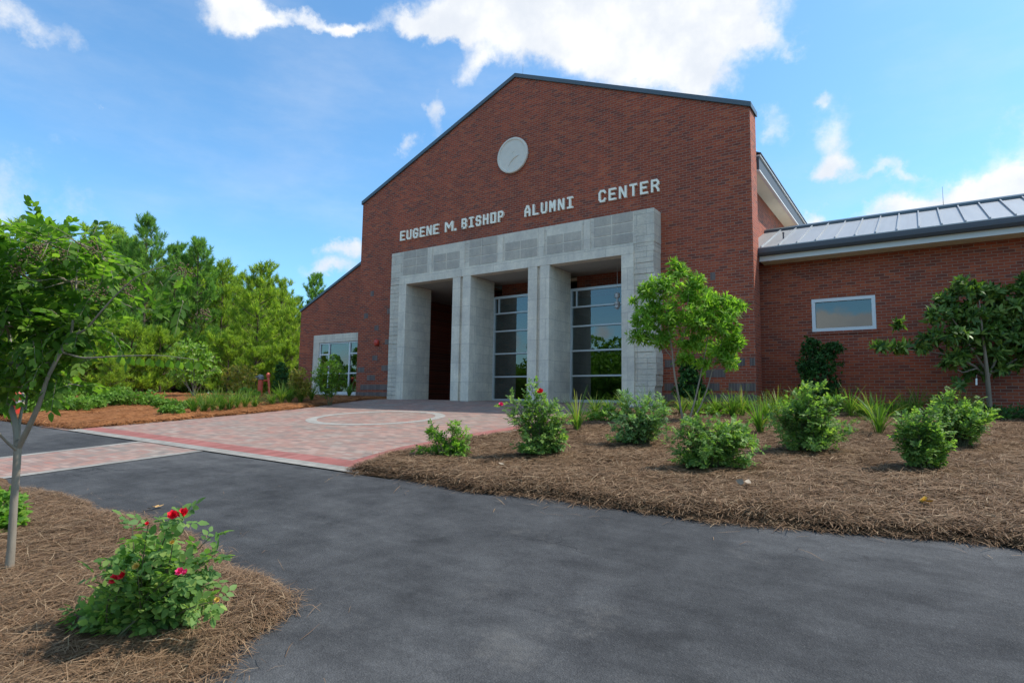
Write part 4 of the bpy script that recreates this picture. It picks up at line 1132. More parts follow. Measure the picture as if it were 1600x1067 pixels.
# --- the roses of the right bed
ROSE = ('rose', 4, .042, .026, .075)
RB = [
    ('small rose bush with two leafy shoots at the tip of the right bed', (697, 719), [(678, 683, 16, 15), (716, 676, 17, 17), (700, 702, 30, 14), (690, 712, 24, 8), (728, 694, 12, 12)], 150, 'leaf_rose_young', (), 'W'),
    ('upright rose bush with one red bloom at its top, beside the plaza edge', (848, 718), [(838, 632, 22, 22), (815, 648, 20, 22), (858, 655, 22, 26), (842, 690, 36, 26), (850, 704, 28, 14), (798, 642, 12, 10)], 420, 'leaf_rose', ((844, 612, .055, 'petal_red'), (783, 632, .04, 'petal_pink')), ''),
    ('rose bush with bluish leaves between the lily clump and the slender tree', (1005, 700), [(985, 655, 34, 26), (1022, 648, 26, 24), (1008, 680, 30, 20), (972, 684, 22, 16), (960, 650, 16, 14)], 420, 'leaf_rose_blue', (), ''),
    ('broad low rose bush in front of the slender tree trunks', (1110, 738), [(1080, 690, 34, 26), (1125, 680, 42, 24), (1158, 705, 30, 22), (1105, 712, 40, 22), (1070, 728, 18, 14), (1145, 672, 20, 14)], 520, 'leaf_rose', (), ''),
    ('full rounded rose bush in front of the dark holly under the wing window', (1262, 712), [(1262, 636, 34, 26), (1232, 660, 28, 28), (1296, 658, 32, 28), (1264, 672, 44, 26), (1258, 698, 30, 12), (1268, 618, 18, 14)], 620, 'leaf_rose', (), ''),
    ('tall rose bush nearest the road at the right end of the bed', (1446, 740), [(1440, 672, 36, 24), (1425, 690, 26, 22), (1460, 690, 26, 26), (1446, 715, 26, 20), (1448, 732, 18, 8), (1420, 660, 16, 14)], 520, 'leaf_rose', (), ''),
    ('spreading rose bush just behind the one nearest the road', (1500, 705), [(1484, 640, 22, 22), (1510, 650, 26, 20), (1535, 662, 22, 16), (1500, 672, 34, 20), (1470, 650, 18, 16), (1545, 650, 12, 10)], 420, 'leaf_rose', (), ''),
]
for lab, bp, lob, nc, mt, fls, _ in RB:
    b = base_at(*bp)
    lob = lob + [(l_[0] + rng.normal() * l_[2] * .6, l_[1] - l_[3] * (.6 + .8 * rng.random()), l_[2] * .28, l_[3] * .45) for l_ in lob for _k in (0, 1)]
    lob = [(l_[0], l_[1], l_[2] * 1.12, l_[3] * 1.12) for l_ in lob]
    rose_bush(lab, b, lob, int(nc / 4.1), 12, M[mt], group='roses of the right bed', flowers=[(x, y, r, M[m_]) for x, y, r, m_ in fls], fdep=.3)
# --- the rose in the island, close to the camera
b = base_at(215, 985)
rose_bush('red-flowered rose bush in the near island bed, long bare shoots above a leafy base', b,
          [(200, 950, 56, 32), (165, 975, 44, 28), (245, 940, 46, 30), (292, 938, 36, 26), (318, 910, 24, 24), (180, 905, 32, 20), (250, 895, 30, 16), (203, 818, 13, 12), (262, 822, 13, 12), (240, 846, 8, 8), (328, 830, 14, 10), (333, 880, 10, 16), (210, 990, 42, 14), (140, 950, 22, 24), (300, 965, 26, 10), (185, 1004, 40, 14), (235, 1002, 30, 10), (120, 985, 18, 16), (225, 878, 30, 18), (285, 885, 26, 18), (185, 888, 22, 16), (330, 902, 16, 18), (205, 850, 10, 12), (325, 855, 8, 12), (262, 845, 10, 12)],
          100, 10, M['leaf_rose'], .046, .030, .075, None,
          [(270, 805, .030, M['petal_red']), (287, 802, .032, M['petal_red']), (180, 905, .032, M['petal_red']), (192, 899, .028, M['petal_red']), (281, 893, .024, M['petal_pink']), (290, 894, .020, M['petal_pink']), (213, 885, .022, M['petal_yellow']), (339, 937, .016, M['petal_yellow']), (269, 847, .015, M['petal_yellow']), (230, 818, .012, M['petal_red'])], .7, .08, .25, .2)
b = base_at(-10, 830)
blob_plant('low_shrub', 'bright green low shrub at the left edge behind the island tree trunk', 'shrub', b, [(-10, 795, 34, 26), (-30, 812, 34, 20), (14, 812, 18, 16), (-8, 822, 30, 10)], ('rose', 3, .05, .032, .07), 220, M['leaf_rose_young'], shell=.3)

# --- shrubs by the walls
b = base_at(1285, 622)
blob_plant('holly_shrub', 'narrow dark green holly standing under the wing window', 'shrub', b, [(1282, 595, 30, 34), (1280, 562, 32, 28), (1302, 545, 16, 12), (1268, 540, 16, 14), (1285, 612, 24, 14), (1258, 572, 12, 14)], ('whorl', 8, .075, .04, 1.1), 1000, M['leaf_dark'], stem_r=.012)
b = base_at(1078, 626)
blob_plant('holly_shrub', 'dark green holly against the brick behind the slender tree', 'shrub', b, [(1078, 600, 20, 24), (1076, 575, 18, 20), (1092, 612, 16, 12), (1064, 612, 14, 12)], ('whorl', 8, .075, .04, 1.1), 650, M['leaf_dark'], stem_r=.012)
LS = [((1575, 660), [(1565, 648, 20, 14), (1590, 645, 22, 16), (1612, 650, 20, 14)], 'dark low shrub at the far right end below the magnolia', 'leaf_dark'),
      ((1352, 648), [(1340, 640, 20, 14), (1365, 642, 18, 12)], 'yellow-green low shrub between the rounded rose and the spiky lily', 'leaf_lime'),
      ((1405, 646), [(1392, 640, 16, 10), (1415, 640, 16, 10)], 'dark low shrub against the wing wall left of the magnolia trunk', 'leaf_dark'),
      ((945, 662), [(930, 650, 18, 14), (952, 646, 18, 16), (968, 655, 16, 12)], 'loose light green shrub by the right entrance glass', 'leaf_cover'),
      ((1108, 652), [(1092, 636, 18, 12), (1120, 640, 22, 12), (1145, 640, 20, 12)], 'low leafy shrub behind the slender tree along the brick', 'leaf_lime'),
      ((1218, 650), [(1205, 640, 20, 10), (1228, 642, 16, 10)], 'low pale shrub in front of the inner wall corner', 'leaf_cover'),
      ((1530, 646), [(1515, 640, 18, 9), (1542, 640, 16, 9)], 'small dark shrub at the foot of the magnolia', 'leaf_dark')]
for bp, lob, lab, mt in LS:
    b = base_at(*bp); blob_plant('low_shrub', lab, 'shrub', b, lob, ('whorl', 6, .07, .032, 1.1), 170, M[mt], 'low shrubs along the wall', stem_r=.006)


# --- strap-leaved lilies
def lily_mesh(n_, h, w, seed, spread=1.0):
    rg = np.random.default_rng(seed); a = rg.random(n_) * 2 * math.pi; lean = (.12 + .75 * rg.random(n_)) * spread; L = h * (.65 + .5 * rg.random(n_)); V = []; r0 = .05 * rg.random(n_)
    ca, sa = np.cos(a), np.sin(a); bw = w * (.7 + .5 * rg.random(n_)); tw = rg.normal(size=n_) * .4
    S = np.stack([-np.sin(a + tw), np.cos(a + tw), np.zeros(n_)], 1)
    for t, wk in ((0, .7), (.25, 1), (.5, .95), (.72, .75), (.9, .45), (1, .06)):
        ang = lean * (.35 + 1.5 * t); x = L * t * np.sin(ang * .75); z = L * t * np.cos(ang * .75) - L * .10 * t ** 3 * lean
        c = np.stack([ca * (r0 + x), sa * (r0 + x), np.maximum(z, .005)], 1); V += [c - S * (bw * wk * .5)[:, None], c + S * (bw * wk * .5)[:, None]]
    v = np.stack(V, 1).reshape(-1, 3); i_ = np.arange(n_)[:, None] * 12
    return np_mesh('blades', v, [i_ + np.array([[2 * k, 2 * k + 1, 2 * k + 3, 2 * k + 2]]) for k in range(5)])


LM = [lily_mesh(70, .70, .022, 3), lily_mesh(60, .85, .019, 5), lily_mesh(90, .56, .019, 9, 1.2)]
for m_ in LM: m_.materials.append(M['blade'])


def lily(px, py, k, sc, label, group, rz=None):
    b = base_at(px, py); root = empty('lily_clump', b - np.array([0, 0, .02]), label, 'lily', group, rng.random() * 6.3 if rz is None else rz)
    o = bpy.data.objects.new('blades', LM[k]); COL.objects.link(o); o.parent = root; o.scale = (sc, sc, sc)
    return root


GL = 'lilies of the right bed'
for px, py, k, sc, lab in [(902, 678, 1, 1.0, 'spiky lily clump alone on the straw by the right entrance bay'), (952, 655, 2, .9, 'lily clump in front of the right entrance glass'),
                           (1010, 646, 1, .8, 'lily clump at the right pier of the stone portal'), (1145, 656, 0, .9, 'lily clump right of the slender tree trunks'),
                           (1188, 682, 0, 1.0, 'arching lily clump with a drooping broad leaf, left of the rounded rose'), (1215, 655, 1, .9, 'tall lily clump at the corner where the wing wall starts'),
                           (1170, 648, 2, .9, 'low lily clump under the grey soldier bricks'), (1374, 682, 1, 1.0, 'upright lily clump standing clear between the two big roses'),
                           (1345, 655, 2, .8, 'low lily clump beside the yellow-green shrub'), (1434, 652, 1, .85, 'lily clump by the wall left of the magnolia trunk'),
                           (1505, 656, 1, .85, 'lily clump by the wall behind the spreading rose'), (1065, 650, 2, .9, 'low lily clump at the foot of the slender tree'), (1310, 650, 0, .8, 'lily clump behind the rounded rose, right of the holly')]:
    lily(px, py, k, sc, lab, GL)
for px, py, k, sc in [(930, 652, 0, .8), (975, 648, 0, .85), (1035, 648, 2, .8), (1090, 655, 1, .85), (1120, 652, 0, .85), (1160, 655, 1, .9), (1200, 662, 0, .9), (1232, 658, 0, .85), (1250, 650, 1, .8), (1330, 655, 1, .9), (1360, 660, 0, .85), (1395, 655, 2, .85), (1415, 655, 0, .85), (1465, 652, 0, .85), (1525, 652, 2, .8)]:
    lily(px, py, k, sc, 'grassy lily filling the strip between the roses and the brick wall', 'lilies in the strip along the wall')
GL2 = 'lilies along the plaza edge'
for px, py, k, sc in [(302, 648, 0, .9), (318, 646, 2, 1.0), (332, 645, 1, .8), (346, 643, 0, .9), (358, 642, 2, 1.0), (370, 640, 1, .8), (383, 639, 0, .8), (398, 637, 2, .9), (312, 640, 1, .8), (340, 637, 0, .9), (366, 634, 2, .9), (425, 634, 2, .9), (440, 632, 0, 1.1), (452, 631, 1, .9), (327, 634, 2, .9), (388, 632, 2, .9)]:
    lily(px, py, k, sc, 'grassy lily clump in the row along the left edge of the plaza', GL2)
for px, py, lab in [(470, 630, 'lily clump at the left end of the window plants'), (487, 628, 'broad lily clump under the left wing window'), (545, 622, 'small lily clump at the wall right of the feathery window shrub')]:
    lily(px, py, 0, .95, lab, GL2)

# --- slender tree right of the portal
b = base_at(1072, 661); d0 = depth_of(b)
tr = empty('slender_tree', b, 'slender multi-stemmed tree with bright narrow leaves in front of the brick wall', 'tree')
ac = Acc()
TR = [[(1068, 662, .022), (1060, 620, .020), (1053, 580, .018), (1050, 545, .014), (1042, 500, .010), (1048, 450, .006)],
      [(1076, 660, .017), (1086, 625, .015), (1094, 590, .013), (1100, 560, .011), (1108, 515, .008), (1100, 470, .005)],
      [(1080, 660, .015), (1096, 632, .013), (1106, 605, .011), (1115, 570, .009), (1130, 530, .007), (1145, 490, .004)],
      [(1051, 560, .012), (1030, 535, .008), (1005, 520, .004)], [(1052, 570, .011), (1070, 520, .008), (1078, 440, .005), (1062, 412, .003)], [(1112, 580, .009), (1135, 565, .006), (1150, 550, .004)]]
for ln in TR:
    dd = rng.normal() * .12
    P = np.array([at(x, y, d0 + dd * min(1, i_ / 2)) - b for i_, (x, y, r) in enumerate(ln)])
    tt = np.linspace(0, len(P) - 1, 12); P2 = np.stack([np.interp(tt, range(len(P)), P[:, k]) for k in range(3)], 1); R2 = np.interp(tt, range(len(P)), [l[2] for l in ln])
    v, f = tube_np(P2, R2 * 1.15, 8); ac.add(v, [f])
lob = [(1062, 425, 16, 16), (1040, 450, 26, 22), (1012, 455, 18, 20), (1080, 460, 30, 24), (1112, 470, 26, 22), (1145, 480, 20, 18), (1010, 500, 26, 24), (1045, 495, 34, 28), (1090, 500, 38, 28), (1130, 505, 30, 26), (1000, 525, 20, 14), (1035, 530, 26, 16), (1080, 535, 30, 16), (1125, 545, 30, 22), (1150, 535, 18, 18), (1138, 565, 20, 14), (1055, 410, 10, 9), (990, 470, 8, 10), (1070, 560, 16, 10), (1100, 570, 18, 12), (1020, 480, 20, 16), (1085, 440, 20, 14)]
C, A, cen, pick = lobe_points(lob, b, 1250, .05); C -= b
v, g = whorl(C, A, 9, .14, .033, 1.05, False, .25)
link('crown', np_mesh('crown', v, g), M['leaf_lance'], tr)
for i_ in rng.choice(len(C), 120, replace=False):
    w_, f = tube_np(bent(cen[pick[i_]] - b, C[i_], .05, 4), [.005, .004, .003, .002], 4); ac.add(w_, [f])
ac.build('trunk', M['bark_grey'], tr, True)

# --- magnolia at the right
b = base_at(1546, 640); d0 = depth_of(b)
tr = empty('magnolia_tree', b, 'wide spreading magnolia with dark glossy leaves in front of the wing wall', 'tree')
ac = Acc()
TR = [[(1547, 642, .055), (1545, 615, .05), (1543, 592, .046), (1540, 560, .035), (1535, 520, .022), (1530, 470, .012)],
      [(1543, 592, .040), (1528, 575, .026), (1500, 560, .02), (1460, 550, .014), (1400, 545, .008), (1370, 540, .005)],
      [(1543, 590, .036), (1555, 565, .024), (1572, 530, .018), (1590, 480, .012), (1600, 440, .006)],
      [(1541, 580, .03), (1515, 540, .02), (1490, 500, .014), (1465, 475, .006)], [(1528, 575, .02), (1505, 582, .014), (1480, 572, .008)], [(1545, 585, .03), (1590, 560, .02), (1640, 540, .01)]]
for ln in TR:
    dd = rng.normal() * .25
    P = np.array([at(x, y, d0 + dd * min(1, i_ / 3)) - b for i_, (x, y, r) in enumerate(ln)])
    tt = np.linspace(0, len(P) - 1, 14); P2 = np.stack([np.interp(tt, range(len(P)), P[:, k]) for k in range(3)], 1); R2 = np.interp(tt, range(len(P)), [l[2] for l in ln])
    v, f = tube_np(P2, R2, 9); ac.add(v, [f])
lob = [(1510, 450, 28, 16), (1545, 458, 34, 18), (1478, 470, 22, 16), (1500, 490, 36, 20), (1550, 490, 40, 22), (1590, 480, 26, 20), (1460, 492, 22, 16), (1480, 525, 34, 16), (1530, 525, 40, 20), (1585, 520, 40, 22), (1440, 540, 26, 10), (1402, 540, 22, 10), (1375, 541, 12, 8), (1402, 508, 9, 7), (1500, 552, 26, 12), (1550, 550, 28, 12), (1605, 545, 30, 16), (1625, 480, 40, 26), (1650, 520, 44, 26), (1600, 445, 18, 16), (1600, 432, 10, 8), (1560, 572, 18, 10), (1490, 565, 22, 12), (1522, 580, 20, 12), (1575, 570, 22, 14), (1500, 600, 14, 9)]
C, A, cen, pick = lobe_points(lob, b, 900, .1); C -= b
v, g = whorl(C, A, 9, .18, .066, 1.15, False, .2)
link('crown', np_mesh('crown', v, g), M['leaf_magnolia'], tr)
for i_ in rng.choice(len(C), 160, replace=False):
    w_, f = tube_np(bent(cen[pick[i_]] - b, C[i_], .02, 4), [.009, .007, .005, .004], 5); ac.add(w_, [f])
ac.build('trunk', M['bark_grey'], tr, True)
p = at(1526, 597, d0 - .1); mb = MB(); q = p - b
mb.add([q + RT * -.02 + np.array([0, 0, .08]), q + RT * .02 + np.array([0, 0, .085]), q + RT * .015 + np.array([0, 0, -.06]), q + RT * -.025 + np.array([0, 0, -.065]), q + RT * -.02 + FW * .004 + np.array([0, 0, .08]), q + RT * .02 + FW * .004 + np.array([0, 0, .085]), q + RT * .015 + FW * .004 + np.array([0, 0, -.06]), q + RT * -.025 + FW * .004 + np.array([0, 0, -.065])],
       [(0, 1, 2, 3), (7, 6, 5, 4), (0, 4, 5, 1), (1, 5, 6, 2), (2, 6, 7, 3), (3, 7, 4, 0)])
mb.tube([q + np.array([0, 0, .08]), q + np.array([.01, .02, .16])], [.002, .002], 4)
o = mb.build('nursery_tag', M['white']); o.location = tuple(b); tag(o, 'small white plastic tag hanging from a low magnolia branch', 'tag')

# --- near tree of the island (crape-myrtle habit)
b = base_at(14, 893); d0 = depth_of(b)
tr = empty('island_tree', b, 'near tree with a pale forked trunk and broad oval leaves at the left edge', 'tree')
ac = Acc()
TR = [[(14, 896, .040, 0), (18, 850, .036, 0), (22, 780, .034, 0), (26, 730, .033, 0), (28, 690, .036, 0)],
      [(28, 700, .030, 0), (24, 660, .027, .05), (15, 630, .024, .1), (-10, 600, .02, .15), (-50, 560, .015, .2), (-80, 480, .01, .3)],
      [(29, 698, .030, 0), (45, 668, .025, -.05), (62, 630, .022, -.1), (74, 590, .019, -.1), (95, 550, .016, -.1), (111, 525, .014, -.1), (117, 480, .010, -.05), (120, 425, .008, 0), (122, 390, .004, 0)],
      [(111, 525, .013, -.1), (135, 515, .010, -.2), (155, 490, .008, -.3), (180, 462, .006, -.35), (215, 430, .004, -.4), (260, 415, .003, -.4)],
      [(28, 690, .022, 0), (30, 660, .016, .3), (38, 620, .013, .5), (20, 560, .010, .7), (10, 470, .007, .8), (20, 400, .004, .8)],
      [(40, 640, .012, .2), (48, 560, .010, .4), (65, 480, .007, .5), (60, 400, .004, .5)], [(95, 550, .010, -.1), (130, 560, .008, -.3), (190, 556, .005, -.5), (250, 555, .003, -.6), (310, 562, .002, -.6)],
      [(28, 705, .016, 0), (10, 690, .012, -.1), (-8, 670, .010, -.2), (-40, 640, .007, -.3)]]
for ln in TR:
    P = np.array([at(x, y, d0 + dz) - b for x, y, r, dz in ln]); tt = np.linspace(0, len(P) - 1, 4 * len(P))
    P2 = np.stack([np.interp(tt, range(len(P)), P[:, k]) for k in range(3)], 1); R2 = np.interp(tt, range(len(P)), [l[2] for l in ln])
    P2[1:-1] = (P2[:-2] + 2 * P2[1:-1] + P2[2:]) / 4
    v, f = tube_np(P2, R2 * .70, 10); ac.add(v, [f])
lob = [(10, 395, 50, 40), (75, 380, 40, 34), (125, 382, 32, 28), (160, 405, 22, 20), (-30, 430, 50, 50), (50, 440, 56, 46), (110, 440, 44, 40), (155, 450, 24, 24), (10, 510, 60, 44), (70, 510, 46, 40), (125, 505, 34, 30), (20, 570, 54, 34), (75, 565, 34, 26), (-30, 590, 40, 40), (205, 435, 15, 13), (205, 480, 13, 10), (250, 440, 14, 10), (288, 425, 10, 7), (285, 470, 10, 7), (150, 560, 16, 10), (40, 605, 26, 14), (130, 530, 22, 16), (175, 520, 18, 12), (110, 600, 14, 8)]
C, A, cen, pick = lobe_points(lob, b, 470, .15, 1.6); C -= b
A = unit(A + np.array([0, 0, -.25]) + .3 * rng.normal(size=A.shape))
v, g = pairs(C, A, 5, .074, .037, .18); fa = Acc(); fa.add(v, g)
# one long bare shoot with its leaves in two neat rows
sh = np.array([at(x, y, d0 - .5) - b for x, y in [(186, 556), (215, 558), (245, 560), (275, 562), (308, 566)]])
for k in range(9):
    t = k / 8.0; p = sh[0] + (sh[-1] - sh[0]) * t; D = unit(sh[-1] - sh[0])[None]
    for sg in (-1, 1):
        dd = unit(D * .35 + np.array([[0, 0, -.85 + .25 * sg]]) + np.cross(D, [[0, 0, 1.0]]) * sg * .6); N = perp(dd, FW * -1.0)
        v, g = leaves_np(p[None], dd, N, np.array([.068]), np.array([.044]), .1, .1); fa.add(v, g)
fa.build('crown', M['leaf_oval'], tr)
for i_ in rng.choice(len(C), 170, replace=False):
    w_, f = tube_np(bent(cen[pick[i_]] - b, C[i_], .05, 4), [.004, .0035, .0025, .002], 5); ac.add(w_, [f])
for i_ in range(len(C)):
    w_, f = tube_np(np.array([C[i_], C[i_] + A[i_] * .1, C[i_] + (A[i_] + np.array([0, 0, -.25])) * .2]), [.0016, .0013, .0008], 3); ac.add(w_, [f])
ac.build('trunk', M['bark_grey'], tr, True)
_ico = bmesh.new(); bmesh.ops.create_icosphere(_ico, subdivisions=1, radius=1.0); iv = np.array([tuple(v_.co) for v_ in _ico.verts]); ifc = np.array([[v_.index for v_ in f_.verts] for f_ in _ico.faces]); _ico.free()
for px, py, r in [(50, 398, 13), (60, 388, 9), (148, 388, 14), (152, 458, 13), (200, 452, 10), (95, 400, 10), (320, 490, 9), (285, 425, 10), (25, 420, 9)]:
    a_ = Acc(); c0 = at(px, py, d0 - .25) - b
    for _k in range(46):
        o3 = rng.normal(size=3) * r * d0 / FPX * .55; a_.add(iv * (.005 + .002 * rng.random()) + c0 + o3, [ifc])
    a_.build('seed_cluster', M['berry'], tr)

# --- pines
def pine_mesh(h, r, seed, dens=1.0):
    rg = np.random.default_rng(seed); tr_ = Acc(); C, A = [], []
    bend = rg.normal(size=2) * .02
    ptz = np.linspace(0, h, 10); tp = np.stack([bend[0] * ptz ** 1.2, bend[1] * ptz ** 1.2, ptz], 1)
    v, f = tube_np(tp, np.interp(ptz, [0, h], [.022 * h ** .8, .012]), 8); tr_.add(v, [f])
    z = .06 * h
    while z < h * .97:
        t = z / h; R_ = r * (1 - t) ** .62 * (.5 + .5 * min(1, t / .22 + .4)) * (.75 + .45 * rg.random()) + .12
        nb = int(rg.integers(4, 7)); a0 = rg.random() * 6.28
        o = np.array([np.interp(z, ptz, tp[:, 0]), np.interp(z, ptz, tp[:, 1]), z])
        for k in range(nb):
            a = a0 + k * 6.283 / nb + rg.normal() * .3; L = R_ * (.55 + .6 * rg.random()); el = .05 + .65 * t + rg.normal() * .15
            s_ = np.linspace(0, 1, 6)[:, None]; hd = np.array([math.cos(a), math.sin(a), 0.0])
            P = o + hd * L * s_ * math.cos(el) + np.array([0, 0, 1.0]) * (L * math.sin(el) * s_ + .34 * L * s_ ** 2.2)
            v, f = tube_np(P, np.linspace(.012 + .010 * L, .006, 6), 5); tr_.add(v, [f])
            d = unit(P[-1] - P[-2]); C.append(P[-1]); A.append(unit(d + np.array([0, 0, .7])))
            m = int(max(2, L * 6.2 * dens))
            for q in range(m):
                u = .35 + .65 * rg.random(); p = o + (P[-1] - o) * u + np.array([0, 0, .34 * L * (u ** 2.2 - u)]); sd = rg.normal(size=3) * np.array([1, 1, .35]); sl_ = (.18 + .36 * L * (1.1 - u)) * (.5 + .6 * rg.random())
                e = p + unit(sd + d * .9) * sl_ + np.array([0, 0, .10]); C.append(e); A.append(unit(unit(e - p) + np.array([0, 0, .8])))
                v, f = tube_np(np.array([p, e]), [.007, .004], 3); tr_.add(v, [f])
        z += (.42 + .30 * rg.random()) * (1.15 - .45 * t)
    top = np.array([tp[-1][0], tp[-1][1], h])
    for q in range(4): C.append(top - np.array([0, 0, .16 * q])); A.append(np.array([rg.normal() * .1, rg.normal() * .1, 1.0]))
    C, A = np.array(C), unit(np.array(A)); n_ = 28; K = len(C)
    Cr, Ar = np.repeat(C, n_, 0), np.repeat(A, n_, 0); sd = rg.normal(size=Cr.shape); sd = unit(sd - (sd * Ar).sum(1, keepdims=True) * Ar); sp = (.15 + .75 * rg.random((K * n_, 1)))
    D = unit(Ar * np.cos(sp) + sd * np.sin(sp)); N = np.cross(D, unit(rg.normal(size=D.shape))); N = unit(N)
    Pn = Cr - Ar * (.32 * rg.random((K * n_, 1)))
    v, g = leaves_np(Pn, D, N, .24 + .12 * rg.random(K * n_), np.full(K * n_, .029), .08, 0, True)
    return np_mesh('trunk', np.concatenate(tr_.v), tr_.g), np_mesh('crown', v, g)


PM = [pine_mesh(9.0, 2.7, 11), pine_mesh(8.0, 3.0, 12), pine_mesh(6.4, 2.5, 13), pine_mesh(9.8, 2.4, 14), pine_mesh(4.2, 2.1, 15, 1.2)]
for i_, (t_, c_) in enumerate(PM): t_.materials.append(M['bark_pine']); c_.materials.append(M['needle'] if i_ in (1, 2, 4) else M['needle_deep'])


def pine(px, top, depth, k, label, group='pines behind the left bed', wide=1.0):
    hgt = [9.0, 8.0, 6.4, 9.8, 4.2][k]; p = at(px, 612, depth); z0 = zg(p[0], p[1]) - .05; tp = at(px, top, depth)
    s_ = (tp[2] - z0) / hgt
    root = empty('pine_tree', (p[0], p[1], z0), label, 'pine tree', group, rng.random() * 6.28)
    for nm, m_ in (('trunk', PM[k][0]), ('crown', PM[k][1])):
        o = bpy.data.objects.new(nm, m_); COL.objects.link(o); o.parent = root; o.scale = (s_ * wide, s_ * wide, s_)
    return root


PL = [(220, 328, 33, 3, 'tallest pine with a slender pointed top, above the left tree crown', .85), (176, 372, 34, 0, 'pine left of the tallest one, its top just showing over the near leaves', .9),
      (262, 372, 36, 3, 'thin-topped pine immediately right of the tallest one', .8), (303, 374, 35, 0, 'pine with upswept open branches right of the tallest one', .95),
      (340, 412, 37, 1, 'rounded pine between the open-branched one and the broad one', .9), (396, 414, 33, 1, 'broad bushy pine left of the brick wing', 1.05), (436, 436, 36, 1, 'bushy pine beside the sloping wing roof', .9),
      (489, 428, 42, 0, 'pine rising behind the sloping roof of the left wing', .8), (455, 470, 31, 2, 'light green pine right at the corner of the left wing', .9)]
for px, tp, dp, k, lab, wd in PL: pine(px, tp, dp, k, lab, wide=wd)
for px, tp, dp, k, wd in [(200, 372, 41, 1, 1.2), (255, 400, 42, 2, 1.3), (320, 425, 42, 2, 1.3), (365, 430, 42, 1, 1.2), (425, 450, 42, 2, 1.2), (285, 415, 44, 1, 1.3), (395, 440, 47, 1, 1.2), (120, 380, 38, 1, 1), (70, 350, 40, 0, 1.1), (135, 348, 42, 1, 1.2), (20, 345, 38, 1, 1.1), (-30, 350, 36, 0, 1), (-90, 360, 36, 1, 1.1), (240, 430, 42, 1, 1.2), (330, 450, 43, 1, 1.2), (150, 430, 44, 1, 1.2), (420, 470, 44, 1, 1.2), (520, 480, 46, 1, 1), (60, 430, 46, 1, 1.2), (-60, 430, 46, 1, 1.2), (370, 460, 46, 1, 1.2), (280, 440, 46, 1, 1.2), (195, 420, 47, 1, 1.2), (480, 480, 48, 1, 1.2), (-130, 380, 44, 1, 1.1)]:
    pine(px, tp, dp, k, 'pine of the rear rank, half hidden by the pines before it', 'rear rank of pines', wd)
for px, tp, dp, k, lab in [(130, 500, 28, 4, 'young low pine behind the ground cover, left of the forked one'), (195, 508, 29, 4, 'young spreading pine above the ground cover'), (250, 520, 30, 4, 'young pine with yellow-green needles left of the lime tree'),
                           (90, 520, 27, 4, 'young pine seen under the near tree crown'), (355, 520, 31, 2, 'mid-height pine right of the lime tree'), (30, 530, 27, 4, 'young pine behind the red hydrant'), (400, 545, 30, 4, 'young pine behind the standpipe'), (445, 540, 30, 4, 'young pine behind the clipped dark shrub'), (170, 560, 26, 4, 'smallest young pine at the front of the stand')]:
    pine(px, tp, dp, k, lab, 'young pines at the front of the stand', 1.15)

# --- the wood far behind, one mass
K = 5200; aa = np.radians(16 + 66 * rng.random(K)); dd = 52 + 16 * rng.random(K); C = np.stack([-np.sin(aa) * dd, np.cos(aa) * dd, np.zeros(K)], 1)
top = 4.6 + 1.8 * bumps(np.degrees(aa) * .6, dd * .2); C[:, 2] = -.2 + top * rng.random(K) ** .8
v, g = whorl(C, unit(rng.normal(size=(K, 3)) * .5 + np.array([0, 0, 1.0])), 6, .75, .30, 1.2, True)
tag(link('woods', np_mesh('woods', v, g), M['leaf_cover']), 'dark far-off wood closing the view behind the pines', 'woods', kind='stuff')
# --- other trees and shrubs of the left bed
def far_base(px, py, depth):
    p = at(px, py, depth); return np.array([p[0], p[1], bed_z(p[0], p[1]) - .02])


b = far_base(303, 622, 24.0)
blob_plant('lime_tree', 'small lime-green tree standing before the pines left of the standpipe', 'tree', b, [(300, 545, 26, 18), (322, 560, 20, 16), (280, 560, 18, 14), (300, 572, 30, 18), (330, 580, 18, 12), (275, 585, 16, 10), (308, 592, 20, 8)], ('whorl', 7, .14, .05, 1.1), 330, M['leaf_lime'], stem_r=.022, stem_mat=M['bark_grey'], fol='crown', shell=.25)
for px, py, dp, lob, lab, mt, nc, st in [
        (440, 622, 23, [(440, 588, 12, 20), (440, 604, 14, 16), (440, 575, 8, 10)], 'clipped dark green evergreen shrub left of the wing', 'leaf_dark', 420, ('whorl', 8, .08, .035, 1.1)),
        (470, 624, 20, [(468, 585, 14, 12), (462, 600, 14, 14), (476, 604, 12, 14), (470, 614, 16, 8)], 'yellow-green feathery shrub at the corner of the wing', 'leaf_yellow', 300, ('whorl', 7, .10, .028, 1.0)),
        (378, 620, 25, [(372, 580, 20, 12), (388, 588, 18, 14), (360, 592, 16, 12), (378, 604, 24, 12)], 'rusty yellow-green shrub behind the standpipe', 'leaf_yellow', 300, ('whorl', 7, .10, .035, 1.0)),
        (455, 626, 21, [(450, 616, 9, 7), (460, 612, 7, 8)], 'small lime shrub between the clipped one and the feathery one', 'leaf_lime', 110, ('whorl', 7, .08, .035, 1.0)),
        (395, 622, 23.5, [(384, 612, 12, 7), (398, 614, 10, 6)], 'small pale green shrub at the foot of the standpipe', 'leaf_lime', 130, ('whorl', 7, .08, .04, 1.0))]:
    b = far_base(px, py, dp); blob_plant('ornamental_shrub', lab, 'shrub', b, lob, st, nc, M[mt], 'shrubs by the left wing', stem_r=.012)
b = far_base(516, 622, 19.2)
blob_plant('feathery_shrub', 'feathery green shrub in front of the left wing window', 'shrub', b, [(515, 575, 22, 18), (498, 590, 14, 14), (530, 588, 14, 16), (515, 600, 20, 14), (512, 614, 16, 8), (520, 560, 10, 8)], ('whorl', 8, .09, .022, 1.1), 420, M['leaf_oval'], stem_r=.010)
